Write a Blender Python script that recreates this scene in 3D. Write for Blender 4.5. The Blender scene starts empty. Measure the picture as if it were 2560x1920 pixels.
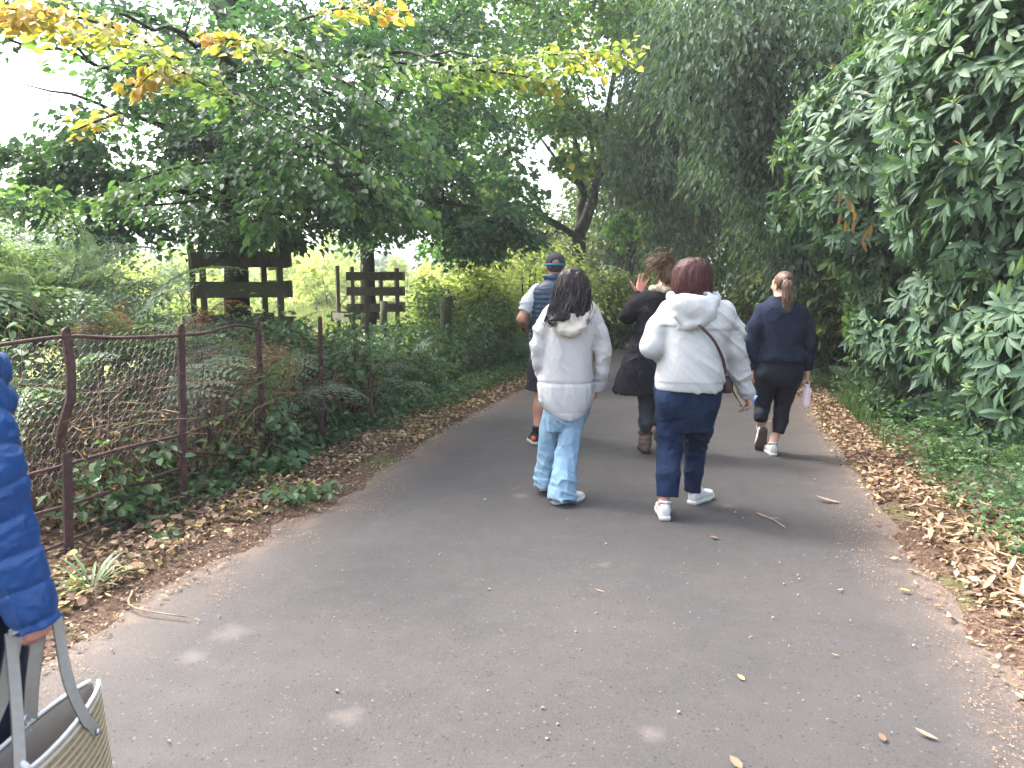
import bpy, math, random
import numpy as np
from mathutils import Vector, Matrix, Euler

R_ = math.radians
rng = np.random.default_rng(11)
random.seed(5)
SC = bpy.context.scene
COL = SC.collection

# ------------------------------------------------------------------ camera, light, exposure
CAM_H, PITCH, FPX = 1.47, math.atan((384 - 286) / 760.0), 760.0
cam = bpy.data.cameras.new("camera")
cam.lens = FPX / 1024 * 36.0
cam.sensor_width = 36.0
cam.clip_start, cam.clip_end = 0.05, 3000
cam_o = bpy.data.objects.new("camera", cam)
COL.objects.link(cam_o)
cam_o.location = (0, 0, CAM_H)
cam_o.rotation_euler = (math.pi / 2 - PITCH, 0, 0)
SC.camera = cam_o
cam.dof.use_dof = True
cam.dof.focus_distance = 5.4
cam.dof.aperture_fstop = 5.0

SUN_EL, SUN_AZ = R_(52), R_(-62)          # azimuth measured from +Y towards +X: light comes from the open field on the left
W = bpy.data.worlds.new("World")
SC.world = W
W.use_nodes = True
nt = W.node_tree
bg = nt.nodes["Background"]
sky = nt.nodes.new("ShaderNodeTexSky")
sky.sky_type = 'NISHITA'
sky.sun_disc = False
sky.sun_elevation = SUN_EL
sky.sun_rotation = SUN_AZ
sky.air_density = 1.0
sky.dust_density = 6.0
sky.ozone_density = 1.0
hs = nt.nodes.new("ShaderNodeHueSaturation")     # thin white overcast: most of the blue is gone
hs.inputs["Saturation"].default_value = 0.72
nt.links.new(sky.outputs[0], hs.inputs["Color"])
nt.links.new(hs.outputs[0], bg.inputs["Color"])
bg.inputs["Strength"].default_value = 0.15
sd = bpy.data.lights.new("sun", 'SUN')
sd.energy = 1.3
sd.angle = R_(13)
sd.color = (1.0, 0.99, 0.97)
so = bpy.data.objects.new("sun", sd)
COL.objects.link(so)
dv = Vector((math.sin(SUN_AZ) * math.cos(SUN_EL), math.cos(SUN_AZ) * math.cos(SUN_EL), math.sin(SUN_EL)))
so.rotation_euler = dv.to_track_quat('Z', 'Y').to_euler()
so.location = dv * 40
SC.view_settings.view_transform = 'Standard'
SC.view_settings.look = 'None'
SC.view_settings.gamma = 1.0
SC.view_settings.use_curve_mapping = False
SC.view_settings.exposure = 2.75
cy = SC.cycles
cy.max_bounces = 7
cy.diffuse_bounces = 3
cy.glossy_bounces = 2
cy.transmission_bounces = 5
cy.transparent_max_bounces = 8
cy.use_adaptive_sampling = True
cy.adaptive_threshold = 0.015
cy.use_denoising = True
cy.caustics_reflective = cy.caustics_refractive = False
cy.sample_clamp_indirect = 6.0

# ------------------------------------------------------------------ picture <-> place (only used to measure the place)
_c, _s = math.cos(PITCH), math.sin(PITCH)
def ray(u, v):
    x = (u - 512) / FPX; y = (384 - v) / FPX
    return np.array((x, _c + y * _s, -_s + y * _c))
def P(u, v, Y):
    r = ray(u, v); t = Y / r[1]
    return np.array((r[0] * t, Y, CAM_H + r[2] * t))
def G(u, v, z=0.0):
    r = ray(u, v); t = (z - CAM_H) / r[2]
    return np.array((r[0] * t, r[1] * t, z))
def M_(px, v, Y):                      # a width in picture points at that depth, in metres
    return px * (Y / ray(512, v)[1]) / FPX
def V(*a): return np.array(a, float)
def unit(a):
    a = np.asarray(a, float); return a / (np.linalg.norm(a, axis=-1, keepdims=True) + 1e-9)

# ------------------------------------------------------------------ noise
def _hash(i, j, k, s):
    h = (i.astype(np.int64) * 374761393 + j.astype(np.int64) * 668265263 + k.astype(np.int64) * 2147483647 + s * 974634777) & 0xFFFFFFFF
    h = ((h ^ (h >> 13)) * 1274126177) & 0xFFFFFFFF
    h = (h ^ (h >> 16)) & 0xFFFF
    return h.astype(np.float32) / 65535.0
def noise3(p, s=0):
    p = np.asarray(p, np.float64); f = np.floor(p); t = (p - f).astype(np.float32); t = t * t * (3 - 2 * t)
    i, j, k = (f[..., n].astype(np.int64) for n in range(3)); x, y, z = t[..., 0], t[..., 1], t[..., 2]
    def L(a, b, w): return a + (b - a) * w
    return L(L(L(_hash(i, j, k, s), _hash(i+1, j, k, s), x), L(_hash(i, j+1, k, s), _hash(i+1, j+1, k, s), x), y),
             L(L(_hash(i, j, k+1, s), _hash(i+1, j, k+1, s), x), L(_hash(i, j+1, k+1, s), _hash(i+1, j+1, k+1, s), x), y), z)
def n2(x, y, f=1.0, s=0):
    return noise3(np.stack([x * f, y * f, np.zeros_like(x) + .37], -1), s)
def fbm2(x, y, f=1.0, s=0):
    return n2(x, y, f, s) * .55 + n2(x, y, f * 2.1, s + 1) * .3 + n2(x, y, f * 4.3, s + 2) * .15
def sstep(a, b, x):
    t = np.clip((x - a) / (b - a), 0, 1); return t * t * (3 - 2 * t)

# ------------------------------------------------------------------ mesh building
class MB:
    def __init__(s): s.v = []; s.t = []; s.f = {}; s.n = 0
    def add(s, v, f, tint=0.5):
        v = np.asarray(v, np.float32).reshape(-1, 3)
        s.v.append(v)
        s.t.append(np.broadcast_to(np.asarray(tint, np.float32).reshape(-1), (len(v),)) if np.ndim(tint) == 0 or len(np.ravel(tint)) == 1 else np.asarray(tint, np.float32).ravel())
        if isinstance(f, np.ndarray): fs = [f]
        else:
            d = {}
            for q in f: d.setdefault(len(q), []).append(q)
            fs = [np.array(a, np.int64) for a in d.values()]
        for a in fs:
            if len(a): s.f.setdefault(a.shape[1], []).append(a + s.n)
        s.n += len(v)
    def tube(s, pts, rad, sides=6, tint=.5, cap=True):
        pts = np.asarray(pts, float); m = len(pts)
        rad = np.broadcast_to(np.asarray(rad, float), (m,))
        tg = unit(np.gradient(pts, axis=0))
        ref = V(0, 0, 1) if abs(tg[0][2]) < .9 else V(1, 0, 0)
        a = unit(np.cross(tg, ref)); b = np.cross(tg, a)
        an = np.arange(sides) * 2 * math.pi / sides
        ring = (a[:, None] * np.cos(an)[None, :, None] + b[:, None] * np.sin(an)[None, :, None]) * rad[:, None, None] + pts[:, None]
        i = np.arange(m - 1)[:, None] * sides; j = np.arange(sides)[None]; j2 = (j + 1) % sides
        f = np.stack([i + j, i + sides + j, i + sides + j2, i + j2], -1).reshape(-1, 4)
        s.add(ring, f, tint)
        if cap and sides >= 3:
            n0 = s.n - m * sides
            s.f.setdefault(sides, []).append(np.array([list(range(sides))]) + n0)
            s.f.setdefault(sides, []).append(np.array([list(range(sides))[::-1]]) + n0 + (m - 1) * sides)
    def box(s, c, size, R=None, tint=.5):
        h = np.asarray(size, float) / 2
        v = np.array([[x, y, z] for x in (-1, 1) for y in (-1, 1) for z in (-1, 1)], float) * h
        if R is not None: v = v @ np.asarray(R).T
        f = np.array([[0, 1, 3, 2], [4, 6, 7, 5], [0, 4, 5, 1], [2, 3, 7, 6], [0, 2, 6, 4], [1, 5, 7, 3]])
        s.add(v + np.asarray(c, float), f, tint)
    def mesh(s, name, smooth=True, off=None, tint=True):
        me = bpy.data.meshes.new(name)
        v = np.concatenate(s.v) if s.v else np.zeros((0, 3), np.float32)
        if off is not None: v = v - np.asarray(off, np.float32)
        me.vertices.add(len(v)); me.vertices.foreach_set("co", np.ascontiguousarray(v, np.float32).ravel())
        lv, lt = [], []
        for k, fl in s.f.items():
            a = np.concatenate(fl); lv.append(a.ravel()); lt.append(np.full(len(a), k, np.int32))
        lv = np.concatenate(lv).astype(np.int32); lt = np.concatenate(lt)
        me.loops.add(len(lv)); me.loops.foreach_set("vertex_index", lv)
        me.polygons.add(len(lt)); me.polygons.foreach_set("loop_start", np.concatenate([[0], np.cumsum(lt)[:-1]]).astype(np.int32))
        me.polygons.foreach_set("loop_total", lt)
        me.polygons.foreach_set("use_smooth", np.full(len(lt), smooth, bool))
        if tint:
            at = me.attributes.new("tint", 'FLOAT', 'POINT'); at.data.foreach_set("value", np.concatenate(s.t).astype(np.float32))
        me.update(calc_edges=True)
        return me
BASE = {}
def setp(o, label=None, cat=None, group=None, kind=None, category=None):
    cat = cat or category
    if label: o["label"] = label
    if cat: o["category"] = cat
    if group: o["group"] = group
    if kind: o["kind"] = kind
    return o
def thing(name, base, label, cat, group=None):
    o = bpy.data.objects.new(name, None); COL.objects.link(o); o.empty_display_size = .1
    o.location = base; BASE[o.name] = np.asarray(base, float)
    return setp(o, label, cat, group)
def obj(name, mb, mat, parent=None, base=None, smooth=True, **k):
    off = BASE[parent.name] if parent is not None else (np.asarray(base, float) if base is not None else np.zeros(3))
    me = mb if isinstance(mb, bpy.types.Mesh) else mb.mesh(name, smooth, off)
    o = bpy.data.objects.new(name, me); COL.objects.link(o)
    if mat is not None and not me.materials: me.materials.append(mat)
    if parent is not None: o.parent = parent
    else: o.location = off
    BASE[o.name] = off
    return setp(o, **k)
def inst(name, me, M, parent=None, **k):
    o = bpy.data.objects.new(name, me); COL.objects.link(o)
    if parent is not None:
        o.parent = parent; M = Matrix.Translation(Vector(-BASE[parent.name])) @ M
    o.matrix_basis = M
    return setp(o, **k)
def cat_rom(pts, n):
    p = np.asarray(pts, float); m = len(p)
    q = np.vstack([2 * p[0] - p[1], p, 2 * p[-1] - p[-2]])
    t = np.linspace(0, m - 1 - 1e-6, n); i = t.astype(int); w = (t - i)[:, None]
    a, b, c, d = q[i], q[i+1], q[i+2], q[i+3]
    return .5 * ((2*b) + (c - a) * w + (2*a - 5*b + 4*c - d) * w**2 + (3*b - a - 3*c + d) * w**3)

# ------------------------------------------------------------------ materials
class NT:
    def __init__(s, name):
        s.m = bpy.data.materials.new(name); s.m.use_nodes = True; s.t = s.m.node_tree
        s.b = s.t.nodes["Principled BSDF"]; s.out = s.t.nodes["Material Output"]
        s._co = None
    def N(s, t, **k):
        n = s.t.nodes.new(t)
        for a, b in k.items():
            if hasattr(n, a): setattr(n, a, b)
            else: n.inputs[a.replace("_", " ")].default_value = b
        return n
    def L(s, a, b): s.t.links.new(a, b); return b
    @property
    def co(s):
        if s._co is None: s._co = s.N("ShaderNodeTexCoord").outputs["Object"]
        return s._co
    def noise(s, scale, detail=3, rough=.55, vec=None, sc3=None):
        v = vec or s.co
        if sc3:
            mp = s.N("ShaderNodeMapping"); mp.inputs["Scale"].default_value = sc3; s.L(v, mp.inputs[0]); v = mp.outputs[0]
        n = s.N("ShaderNodeTexNoise"); n.inputs["Scale"].default_value = scale; n.inputs["Detail"].default_value = detail; n.inputs["Roughness"].default_value = rough
        s.L(v, n.inputs["Vector"]); return n.outputs["Fac"]
    def ramp(s, fac, stops):
        r = s.N("ShaderNodeValToRGB"); e = r.color_ramp.elements
        while len(e) < len(stops): e.new(.5)
        for q, (p, c) in zip(e, stops):
            q.position = p; q.color = (*(c if hasattr(c, '__len__') else (c, c, c)), 1)
        s.L(fac, r.inputs[0]); return r.outputs[0]
    def mix(s, fac, a, b, mode='MIX'):
        m = s.N("ShaderNodeMix"); m.data_type = 'RGBA'; m.blend_type = mode
        for src, i in ((fac, 0), (a, 6), (b, 7)):
            if isinstance(src, (int, float)): m.inputs[i].default_value = src
            elif isinstance(src, tuple): m.inputs[i].default_value = (*src, 1)
            else: s.L(src, m.inputs[i])
        return m.outputs[2]
    def math(s, op, a, b=None, c=None):
        m = s.N("ShaderNodeMath"); m.operation = op
        for i, q in enumerate((a, b, c)):
            if q is None: continue
            if isinstance(q, (int, float)): m.inputs[i].default_value = q
            else: s.L(q, m.inputs[i])
        return m.outputs[0]
    def attr(s, name="tint"):
        a = s.N("ShaderNodeAttribute"); a.attribute_name = name; return a.outputs["Fac"]
    def bump(s, h, strength=.3, dist=.01):
        b = s.N("ShaderNodeBump"); b.inputs["Strength"].default_value = strength; b.inputs["Distance"].default_value = dist
        s.L(h, b.inputs["Height"]); s.L(b.outputs[0], s.b.inputs["Normal"]); return b
    def set(s, col=None, rough=.6, spec=.4, metal=0.0):
        if col is not None:
            if isinstance(col, tuple): s.b.inputs["Base Color"].default_value = (*col, 1)
            else: s.L(col, s.b.inputs["Base Color"])
        if isinstance(rough, (int, float)): s.b.inputs["Roughness"].default_value = rough
        else: s.L(rough, s.b.inputs["Roughness"])
        s.b.inputs["Specular IOR Level"].default_value = spec; s.b.inputs["Metallic"].default_value = metal
        return s.m
def leaf_mat(name, stops, trans=.35, rough=.5, spec=.35, tcol=1.6):
    n = NT(name); c = n.ramp(n.attr(), stops)
    n.set(c, rough, spec)
    tr = n.N("ShaderNodeBsdfTranslucent")
    n.L(n.mix(1.0, c, (tcol, tcol * 1.12, tcol * .5), 'MULTIPLY'), tr.inputs[0])
    mx = n.N("ShaderNodeMixShader"); mx.inputs[0].default_value = trans
    n.L(n.b.outputs[0], mx.inputs[1]); n.L(tr.outputs[0], mx.inputs[2]); n.L(mx.outputs[0], n.out.inputs[0])
    return n.m
def fabric(name, col, rough=.85, spec=.2, weave=900, var=.12, bstr=.15, fold=0.0):
    n = NT(name)
    a = n.noise(7, 3); d = tuple(x * (1 - var) for x in col); l = tuple(min(1, x * (1 + var)) for x in col)
    c = n.ramp(a, [(.3, d), (.7, l)])
    w = n.noise(weave, 1)
    if fold:
        f = n.noise(9, 3, .5, sc3=(1, 1, .6)); f = n.math('SUBTRACT', 1.0, n.math('ABSOLUTE', n.math('MULTIPLY_ADD', f, 2.0, -1.0))); f = n.math('POWER', f, 7.0)
        h = n.math('ADD', n.math('MULTIPLY', w, .05), n.math('MULTIPLY', f, fold))
        n.bump(h, .8, .02)
    else: n.bump(w, bstr, .002)
    return n.set(c, rough, spec)
def bark_mat(name, c0, c1, moss=None, scale=9):
    n = NT(name); a = n.noise(scale, 5, .65, sc3=(1, 1, .25)); c = n.ramp(a, [(.3, c0), (.7, c1)])
    if moss: c = n.mix(n.ramp(n.noise(2.3, 4), [(.45, 0.0), (.6, 1.0)]), c, moss)
    n.bump(a, .7, .03); return n.set(c, .9, .2)
def plain(name, col, rough=.5, spec=.4, metal=0.0, var=.1, scale=20):
    n = NT(name); d = tuple(x * (1 - var) for x in col); l = tuple(min(1, x * (1 + var)) for x in col)
    return n.set(n.ramp(n.noise(scale, 4), [(.3, d), (.7, l)]), rough, spec, metal)

# ------------------------------------------------------------------ leaves
def leaf_batch(mb, C, AX, N, L, Wd, tint, kind='d', fold=.18, droop=.12):
    n = len(C)
    if n == 0: return
    C = np.asarray(C, float); AX = unit(AX); sd_ = unit(np.cross(AX, N)); N = np.cross(sd_, AX)
    L = np.broadcast_to(L, (n,))[:, None]; Wd = np.broadcast_to(Wd, (n,))[:, None]; tint = np.broadcast_to(tint, (n,))
    if kind == 'd':
        v = np.stack([C - AX*L*.5, C + sd_*Wd*.5 + N*Wd*fold - AX*L*.06, C + AX*L*.5 - N*L*droop, C - sd_*Wd*.5 + N*Wd*fold - AX*L*.06], 1)
        f = np.array([[0, 1, 2], [0, 2, 3]])
    elif kind == 'l':
        v = np.stack([C - AX*L*.5,
                      C - AX*L*.2 + sd_*Wd*.45 + N*Wd*fold, C + AX*L*.15 + sd_*Wd*.42 + N*(Wd*fold - L*droop*.4), C + AX*L*.5 - N*L*droop,
                      C + AX*L*.15 - sd_*Wd*.42 + N*(Wd*fold - L*droop*.4), C - AX*L*.2 - sd_*Wd*.45 + N*Wd*fold], 1)
        f = np.array([[0, 1, 2, 3], [0, 3, 4, 5]])
    else:                                   # long strap leaf, three stations
        st = [(-.5, .12, 0), (-.2, .85, 0.02), (.12, 1.0, .25), (.36, .6, .65), (.5, .02, 1.0)]
        vs = []
        for t, w, q in st:
            mid = C + AX*L*t - N*L*droop*q
            vs += [mid + sd_*Wd*.5*w + N*Wd*fold*w, mid, mid - sd_*Wd*.5*w + N*Wd*fold*w]
        v = np.stack(vs, 1); f = []
        for i in range(4):
            a = i * 3; f += [[a, a+3, a+4, a+1], [a+1, a+4, a+5, a+2]]
        f = np.array(f)
    k = v.shape[1]
    F = (np.arange(n)[:, None, None] * k + f[None]).reshape(-1, f.shape[1])
    mb.add(v.reshape(-1, 3), F, np.repeat(tint, k))
def rdir(n):
    return unit(rng.normal(size=(n, 3)))

# ------------------------------------------------------------------ ground, road
_yl = [-6, 0, 2.6, 3.3, 4.0, 4.9, 6.07, 7.67, 10.85, 14.5, 19.1, 22.1, 30, 40, 60]
_xl = [-4.2, -2.5, -1.90, -1.74, -1.57, -1.27, -1.03, -.70, .18, 1.55, 2.8, 3.6, 6.2, 10.2, 19]
_yr = [-6, 0, 2.6, 3.3, 3.9, 4.6, 5.5, 7.0, 8.5, 10.4, 14.5, 19, 22, 30, 40, 60]
_xr = [-.4, 1.25, 1.92, 2.05, 2.16, 2.38, 2.64, 3.06, 3.46, 3.95, 5.1, 6.5, 7.4, 10.0, 14, 23]
def xl(y): return np.interp(y, _yl, _xl)
def xr(y): return np.interp(y, _yr, _xr)
def edge_d(x, y):
    """distance outside the road (negative on it); second value: which side"""
    dl = xl(y) - x; dr = x - xr(y)
    return np.maximum(dl, dr) * .96, dl > dr
def gz(x, y):
    x = np.asarray(x, float); y = np.asarray(y, float)
    d, left = edge_d(x, y)
    e = d + (fbm2(x, y, 2.2, 3) - .5) * .34 + (n2(x, y, 9, 8) - .5) * .08
    z = np.clip((e) * .22, -.06, .035)
    far = np.exp(-np.hypot(x, y - 12) / 60)
    z = z + np.where(left, .20 * sstep(.9, 3.2, d), .42 * sstep(.6, 2.4, d)) * np.where(d > 0, 1, 0) * far
    z = z + np.where(d > .1, (fbm2(x, y, 1.1, 5) - .5) * .10 + (n2(x, y, 5, 6) - .5) * .03, 0) * sstep(.1, .8, d)
    return z
def axis_pts(a, b, st, lo, hi):
    m = list(np.arange(a, b, st)); s = st; p = m[-1]
    while p < hi: s *= 1.35; p += s; m.append(p)
    s = st; p = m[0]; f = []
    while p > lo: s *= 1.35; p -= s; f.append(p)
    return np.array(f[::-1] + m)
gx = axis_pts(-4.6, 7.6, .1, -900, 900); gy = axis_pts(1.2, 15, .12, -300, 1500)
X, Y = np.meshgrid(gx, gy, indexing='ij'); Z = gz(X, Y)
def grid_faces(nx, ny):
    i, j = np.meshgrid(np.arange(nx - 1), np.arange(ny - 1), indexing='ij'); a = i * ny + j
    return np.stack([a, a + ny, a + ny + 1, a + 1], -1).reshape(-1, 4)
mb = MB(); d_, left_ = edge_d(X, Y)
mb.add(np.stack([X, Y, Z], -1), grid_faces(len(gx), len(gy)), np.clip(np.where(left_, d_, -d_) / 20 + .5, 0, 1).ravel())
n = NT("woodland_soil")
a = n.noise(1.3, 5, .6); b = n.noise(38, 4, .7); d1 = n.noise(14, 3)
soil = n.ramp(b, [(.3, (.030, .020, .015)), (.5, (.085, .056, .040)), (.72, (.19, .13, .092))])
grass = n.ramp(b, [(.3, (.05, .075, .02)), (.7, (.13, .17, .05))])
mead = n.ramp(n.noise(.35, 4), [(.3, (.17, .21, .07)), (.7, (.30, .32, .13))])
t = n.attr()
c = n.mix(n.ramp(a, [(.52, 0.0), (.66, .6)]), soil, grass)
c = n.mix(n.ramp(t, [(.62, 0.0), (.78, 1.0)]), c, mead)
n.bump(n.math('ADD', b, d1), .8, .03)
obj("ground", mb, n.set(c, .95, .1), kind="structure")

# the lane: a sheet of old tarmac whose ragged edges run under the soil of the verges
ys = np.concatenate([np.arange(-3, 14, .12), np.arange(14, 60, .4)]); ss = np.linspace(0, 1, 41)
XL = xl(ys) - .35; XR = xr(ys) + .35
RX = XL[:, None] + (XR - XL)[:, None] * ss[None]; RY = np.repeat(ys[:, None], 41, 1)
RZ = .012 * (1 - (2 * ss[None] - 1) ** 2) + (fbm2(RX, RY, .8, 21) - .5) * .008 - .004
mb = MB(); dd, _ = edge_d(RX, RY)
mb.add(np.stack([RX, RY, RZ], -1), grid_faces(len(ys), 41), np.clip(.5 + dd, 0, 1).ravel())
n = NT("old_tarmac")
big = n.noise(.9, 4, .6); mid = n.noise(6, 4, .6); fine = n.noise(150, 2, .8); spk = n.noise(420, 1, .5)
vor = n.N("ShaderNodeTexVoronoi"); vor.inputs["Scale"].default_value = 120; n.L(n.co, vor.inputs["Vector"])
vc = n.N("ShaderNodeSeparateColor"); n.L(vor.outputs["Color"], vc.inputs[0])
base = n.ramp(fine, [(.25, (.0250, .0232, .0230)), (.5, (.0395, .0368, .0364)), (.75, (.058, .0550, .0545))])
base = n.mix(n.math('MULTIPLY', n.ramp(big, [(.40, 0.0), (.60, 1.0)]), .38), base, (.062, .0565, .054))
base = n.mix(n.ramp(vc.outputs[0], [(.986, 0.0), (.995, .4)]), base, (.16, .145, .13))      # pale chippings in the surface
base = n.mix(n.ramp(vc.outputs[1], [(.975, 0.0), (.99, .8)]), base, (.014, .013, .013))      # lost chippings
sx = n.N("ShaderNodeSeparateXYZ"); n.L(n.co, sx.inputs[0])
seam = n.math('ADD', n.math('SUBTRACT', sx.outputs[1], n.math('MULTIPLY', sx.outputs[0], .1)), n.math('MULTIPLY', mid, .3))
base = n.mix(n.ramp(n.math('DIVIDE', seam, 20.0), [(.452, 0.0), (.456, .30), (.492, .30), (.497, 0.0)]), base, (.085, .066, .058))   # an old trench repair
t = n.attr()
dirt = n.ramp(n.math('ADD', t, n.math('MULTIPLY', n.math('SUBTRACT', mid, .5), .55)), [(.06, 0.0), (.34, .38), (.47, .95)])
base = n.mix(dirt, base, n.ramp(fine, [(.3, (.070, .052, .042)), (.7, (.170, .132, .108))]))
for px_, py_, pr_ in ((-1.20, 3.08, .085), (-1.27, 2.86, .06), (-.56, 2.44, .065), (.07, 5.2, .075), (.47, 2.33, .05), (.49, 3.86, .04), (1.45, 4.95, .05)):   # a few small pale patches with ragged soft edges
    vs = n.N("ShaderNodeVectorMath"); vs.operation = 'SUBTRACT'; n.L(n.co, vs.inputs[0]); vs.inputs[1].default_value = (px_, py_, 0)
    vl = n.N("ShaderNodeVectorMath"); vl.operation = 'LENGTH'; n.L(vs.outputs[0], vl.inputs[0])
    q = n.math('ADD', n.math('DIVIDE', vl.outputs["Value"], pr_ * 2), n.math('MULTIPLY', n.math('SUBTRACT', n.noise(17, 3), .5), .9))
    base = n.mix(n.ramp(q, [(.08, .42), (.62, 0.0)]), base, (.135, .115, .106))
n.bump(n.math('ADD', n.math('MULTIPLY', fine, .7), n.math('ADD', n.math('MULTIPLY', spk, .4), n.math('MULTIPLY', vc.outputs[0], .3))), .55, .006)
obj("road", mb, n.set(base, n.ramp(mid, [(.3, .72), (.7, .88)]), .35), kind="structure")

# far wooded ridge beyond the meadow
mb = MB(); hx = np.linspace(-420, 420, 150); hy = np.array([360, 385, 420, 470, 540]); hh = np.array([0, .45, .8, 1.0, .9])
HX, HY = np.meshgrid(hx, hy, indexing='ij')
HZ = hh[None] * (26 + 22 * n2(HX, HY * 0, .008, 40) + 4 * n2(HX, HY, .06, 41)) - 1
mb.add(np.stack([HX, HY, HZ], -1), grid_faces(150, 5))
n = NT("far_woodland"); c = n.ramp(n.noise(.12, 5, .7), [(.35, (.035, .06, .035)), (.65, (.075, .11, .06))])
obj("hills", mb, n.set(c, .95, .05), kind="structure")

# ------------------------------------------------------------------ trees
GREEN = [(.0, (.012, .026, .010)), (.35, (.030, .062, .018)), (.6, (.058, .105, .028)), (.8, (.12, .165, .035)), (.9, (.42, .30, .04)), (1, (.55, .26, .03))]
M_BEECH = leaf_mat("beech_leaf", [(.0, (.016, .042, .026)), (.35, (.038, .086, .044)), (.6, (.066, .126, .056)), (.74, (.13, .19, .06)), (.83, (.29, .285, .10)), (.92, (.42, .285, .065)), (1, (.46, .22, .04))], .48, .5, .4)
M_MAPLE = leaf_mat("maple_leaf", [(.0, (.022, .050, .022)), (.4, (.048, .105, .038)), (.65, (.085, .155, .052)), (.85, (.15, .21, .04)), (1, (.45, .32, .05))], .5, .55, .25)
M_DARK = leaf_mat("evergreen_leaf", [(.0, (.018, .038, .026)), (.4, (.054, .095, .056)), (.7, (.10, .150, .086)), (.9, (.12, .15, .07)), (1, (.16, .14, .04))], .30, .6, .22)
M_MID = leaf_mat("hazel_leaf", [(.0, (.020, .038, .012)), (.5, (.050, .088, .024)), (.8, (.11, .14, .032)), (1, (.30, .24, .05))], .4, .5, .3)
M_PALE = leaf_mat("meadow_leaf", [(.0, (.13, .17, .08)), (.5, (.25, .29, .13)), (.8, (.36, .37, .17)), (1, (.44, .36, .14))], .45, .7, .15)
M_BLUEG = leaf_mat("willow_leaf", [(.0, (.07, .10, .075)), (.6, (.14, .19, .13)), (1, (.22, .27, .16))], .3, .7, .15)
M_RED = leaf_mat("copper_leaf", [(.0, (.05, .03, .035)), (.6, (.12, .075, .075)), (1, (.2, .12, .1))], .2, .7, .15)
M_BARK = bark_mat("grey_bark", (.020, .018, .015), (.075, .068, .058), (.035, .045, .020))
M_BARKD = bark_mat("dark_bark", (.012, .010, .009), (.045, .038, .032), (.022, .030, .014))

def clump_leaves(mb, c, R, n, out, tint, L, Wd, droop=.35, thick=.22, kind='d', hang=0.0, flat=1.0, sig=.10):
    """a spray of n leaves round c: flattened, tilted outwards, drooping at the rim"""
    nr = unit(V(0, 0, 1) * flat + out * .45 + rng.normal(size=3) * .18)
    a = unit(np.cross(nr, rng.normal(size=3))); b = np.cross(nr, a)
    r = np.sqrt(rng.random(n)) * (1 + rng.normal(size=n) * .12); th = rng.random(n) * 2 * math.pi
    rad = a[None] * np.cos(th)[:, None] + b[None] * np.sin(th)[:, None]
    C = c + rad * (r * R)[:, None] + nr[None] * (rng.normal(size=n) * thick * R)[:, None]
    C[:, 2] -= droop * R * r ** 2
    ax = rad * 1.0 + out * .5 + rng.normal(size=(n, 3)) * .45; ax[:, 2] -= .35 + hang
    N = nr + rng.normal(size=(n, 3)) * .42
    s = .7 + .6 * rng.random(n)
    leaf_batch(mb, C, ax, N, L * s, Wd * s, np.clip(tint + rng.normal(size=n) * sig, 0, 1), kind)

class Skel:
    def __init__(s): s.p = []; s.r = []
    def add(s, pts, rad): s.p += list(pts); s.r += list(rad)
def limb_tube(mb, sk, pts, r0, r1, n=14, sides=8, wob=.03):
    q = cat_rom(pts, n); q[1:-1] += rng.normal(size=(n - 2, 3)) * wob
    rad = r0 + (r1 - r0) * np.linspace(0, 1, n) ** .8
    mb.tube(q, rad, sides); sk.add(q, rad)
def connect(mb, sk, cl, r_end=.006, sides=4, rmax=.05):
    pts = np.array(sk.p); rr = np.array(sk.r)
    d0 = np.min(np.linalg.norm(pts[None, ::2] - cl[:, None], axis=2), axis=1)
    P_ = list(pts); R2 = list(rr); A = np.zeros((len(pts) + 2 * len(cl) + 4, 3)); A[:len(pts)] = pts; RR = np.zeros(len(A)); RR[:len(pts)] = rr; m = len(pts)
    for i in np.argsort(d0):
        c = cl[i]; d = np.linalg.norm(A[:m] - c, axis=1) + np.maximum(0, A[:m, 2] - c[2]) * .6
        j = int(np.argmin(d)); a = A[j]; L = np.linalg.norm(c - a)
        if L < .05: continue
        mid = a + (c - a) * .5 + rng.normal(size=3) * .07 * L + V(0, 0, .10 * L)
        r0 = min(RR[j] * .6, rmax, .006 + .012 * L)
        mb.tube(cat_rom([a, mid, c], 5), np.linspace(max(r0, r_end), r_end, 5), sides, cap=False)
        A[m] = mid; RR[m] = r0 * .7; A[m+1] = c; RR[m+1] = r_end; m += 2
def sample_blob(n, c, r, power=.45, zmin=None):
    d = rdir(n); rad = rng.random(n) ** power
    p = np.asarray(c) + d * rad[:, None] * np.asarray(r)
    if zmin is not None: p[:, 2] = np.maximum(p[:, 2], zmin + rng.random(n) * .3)
    return p
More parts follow.
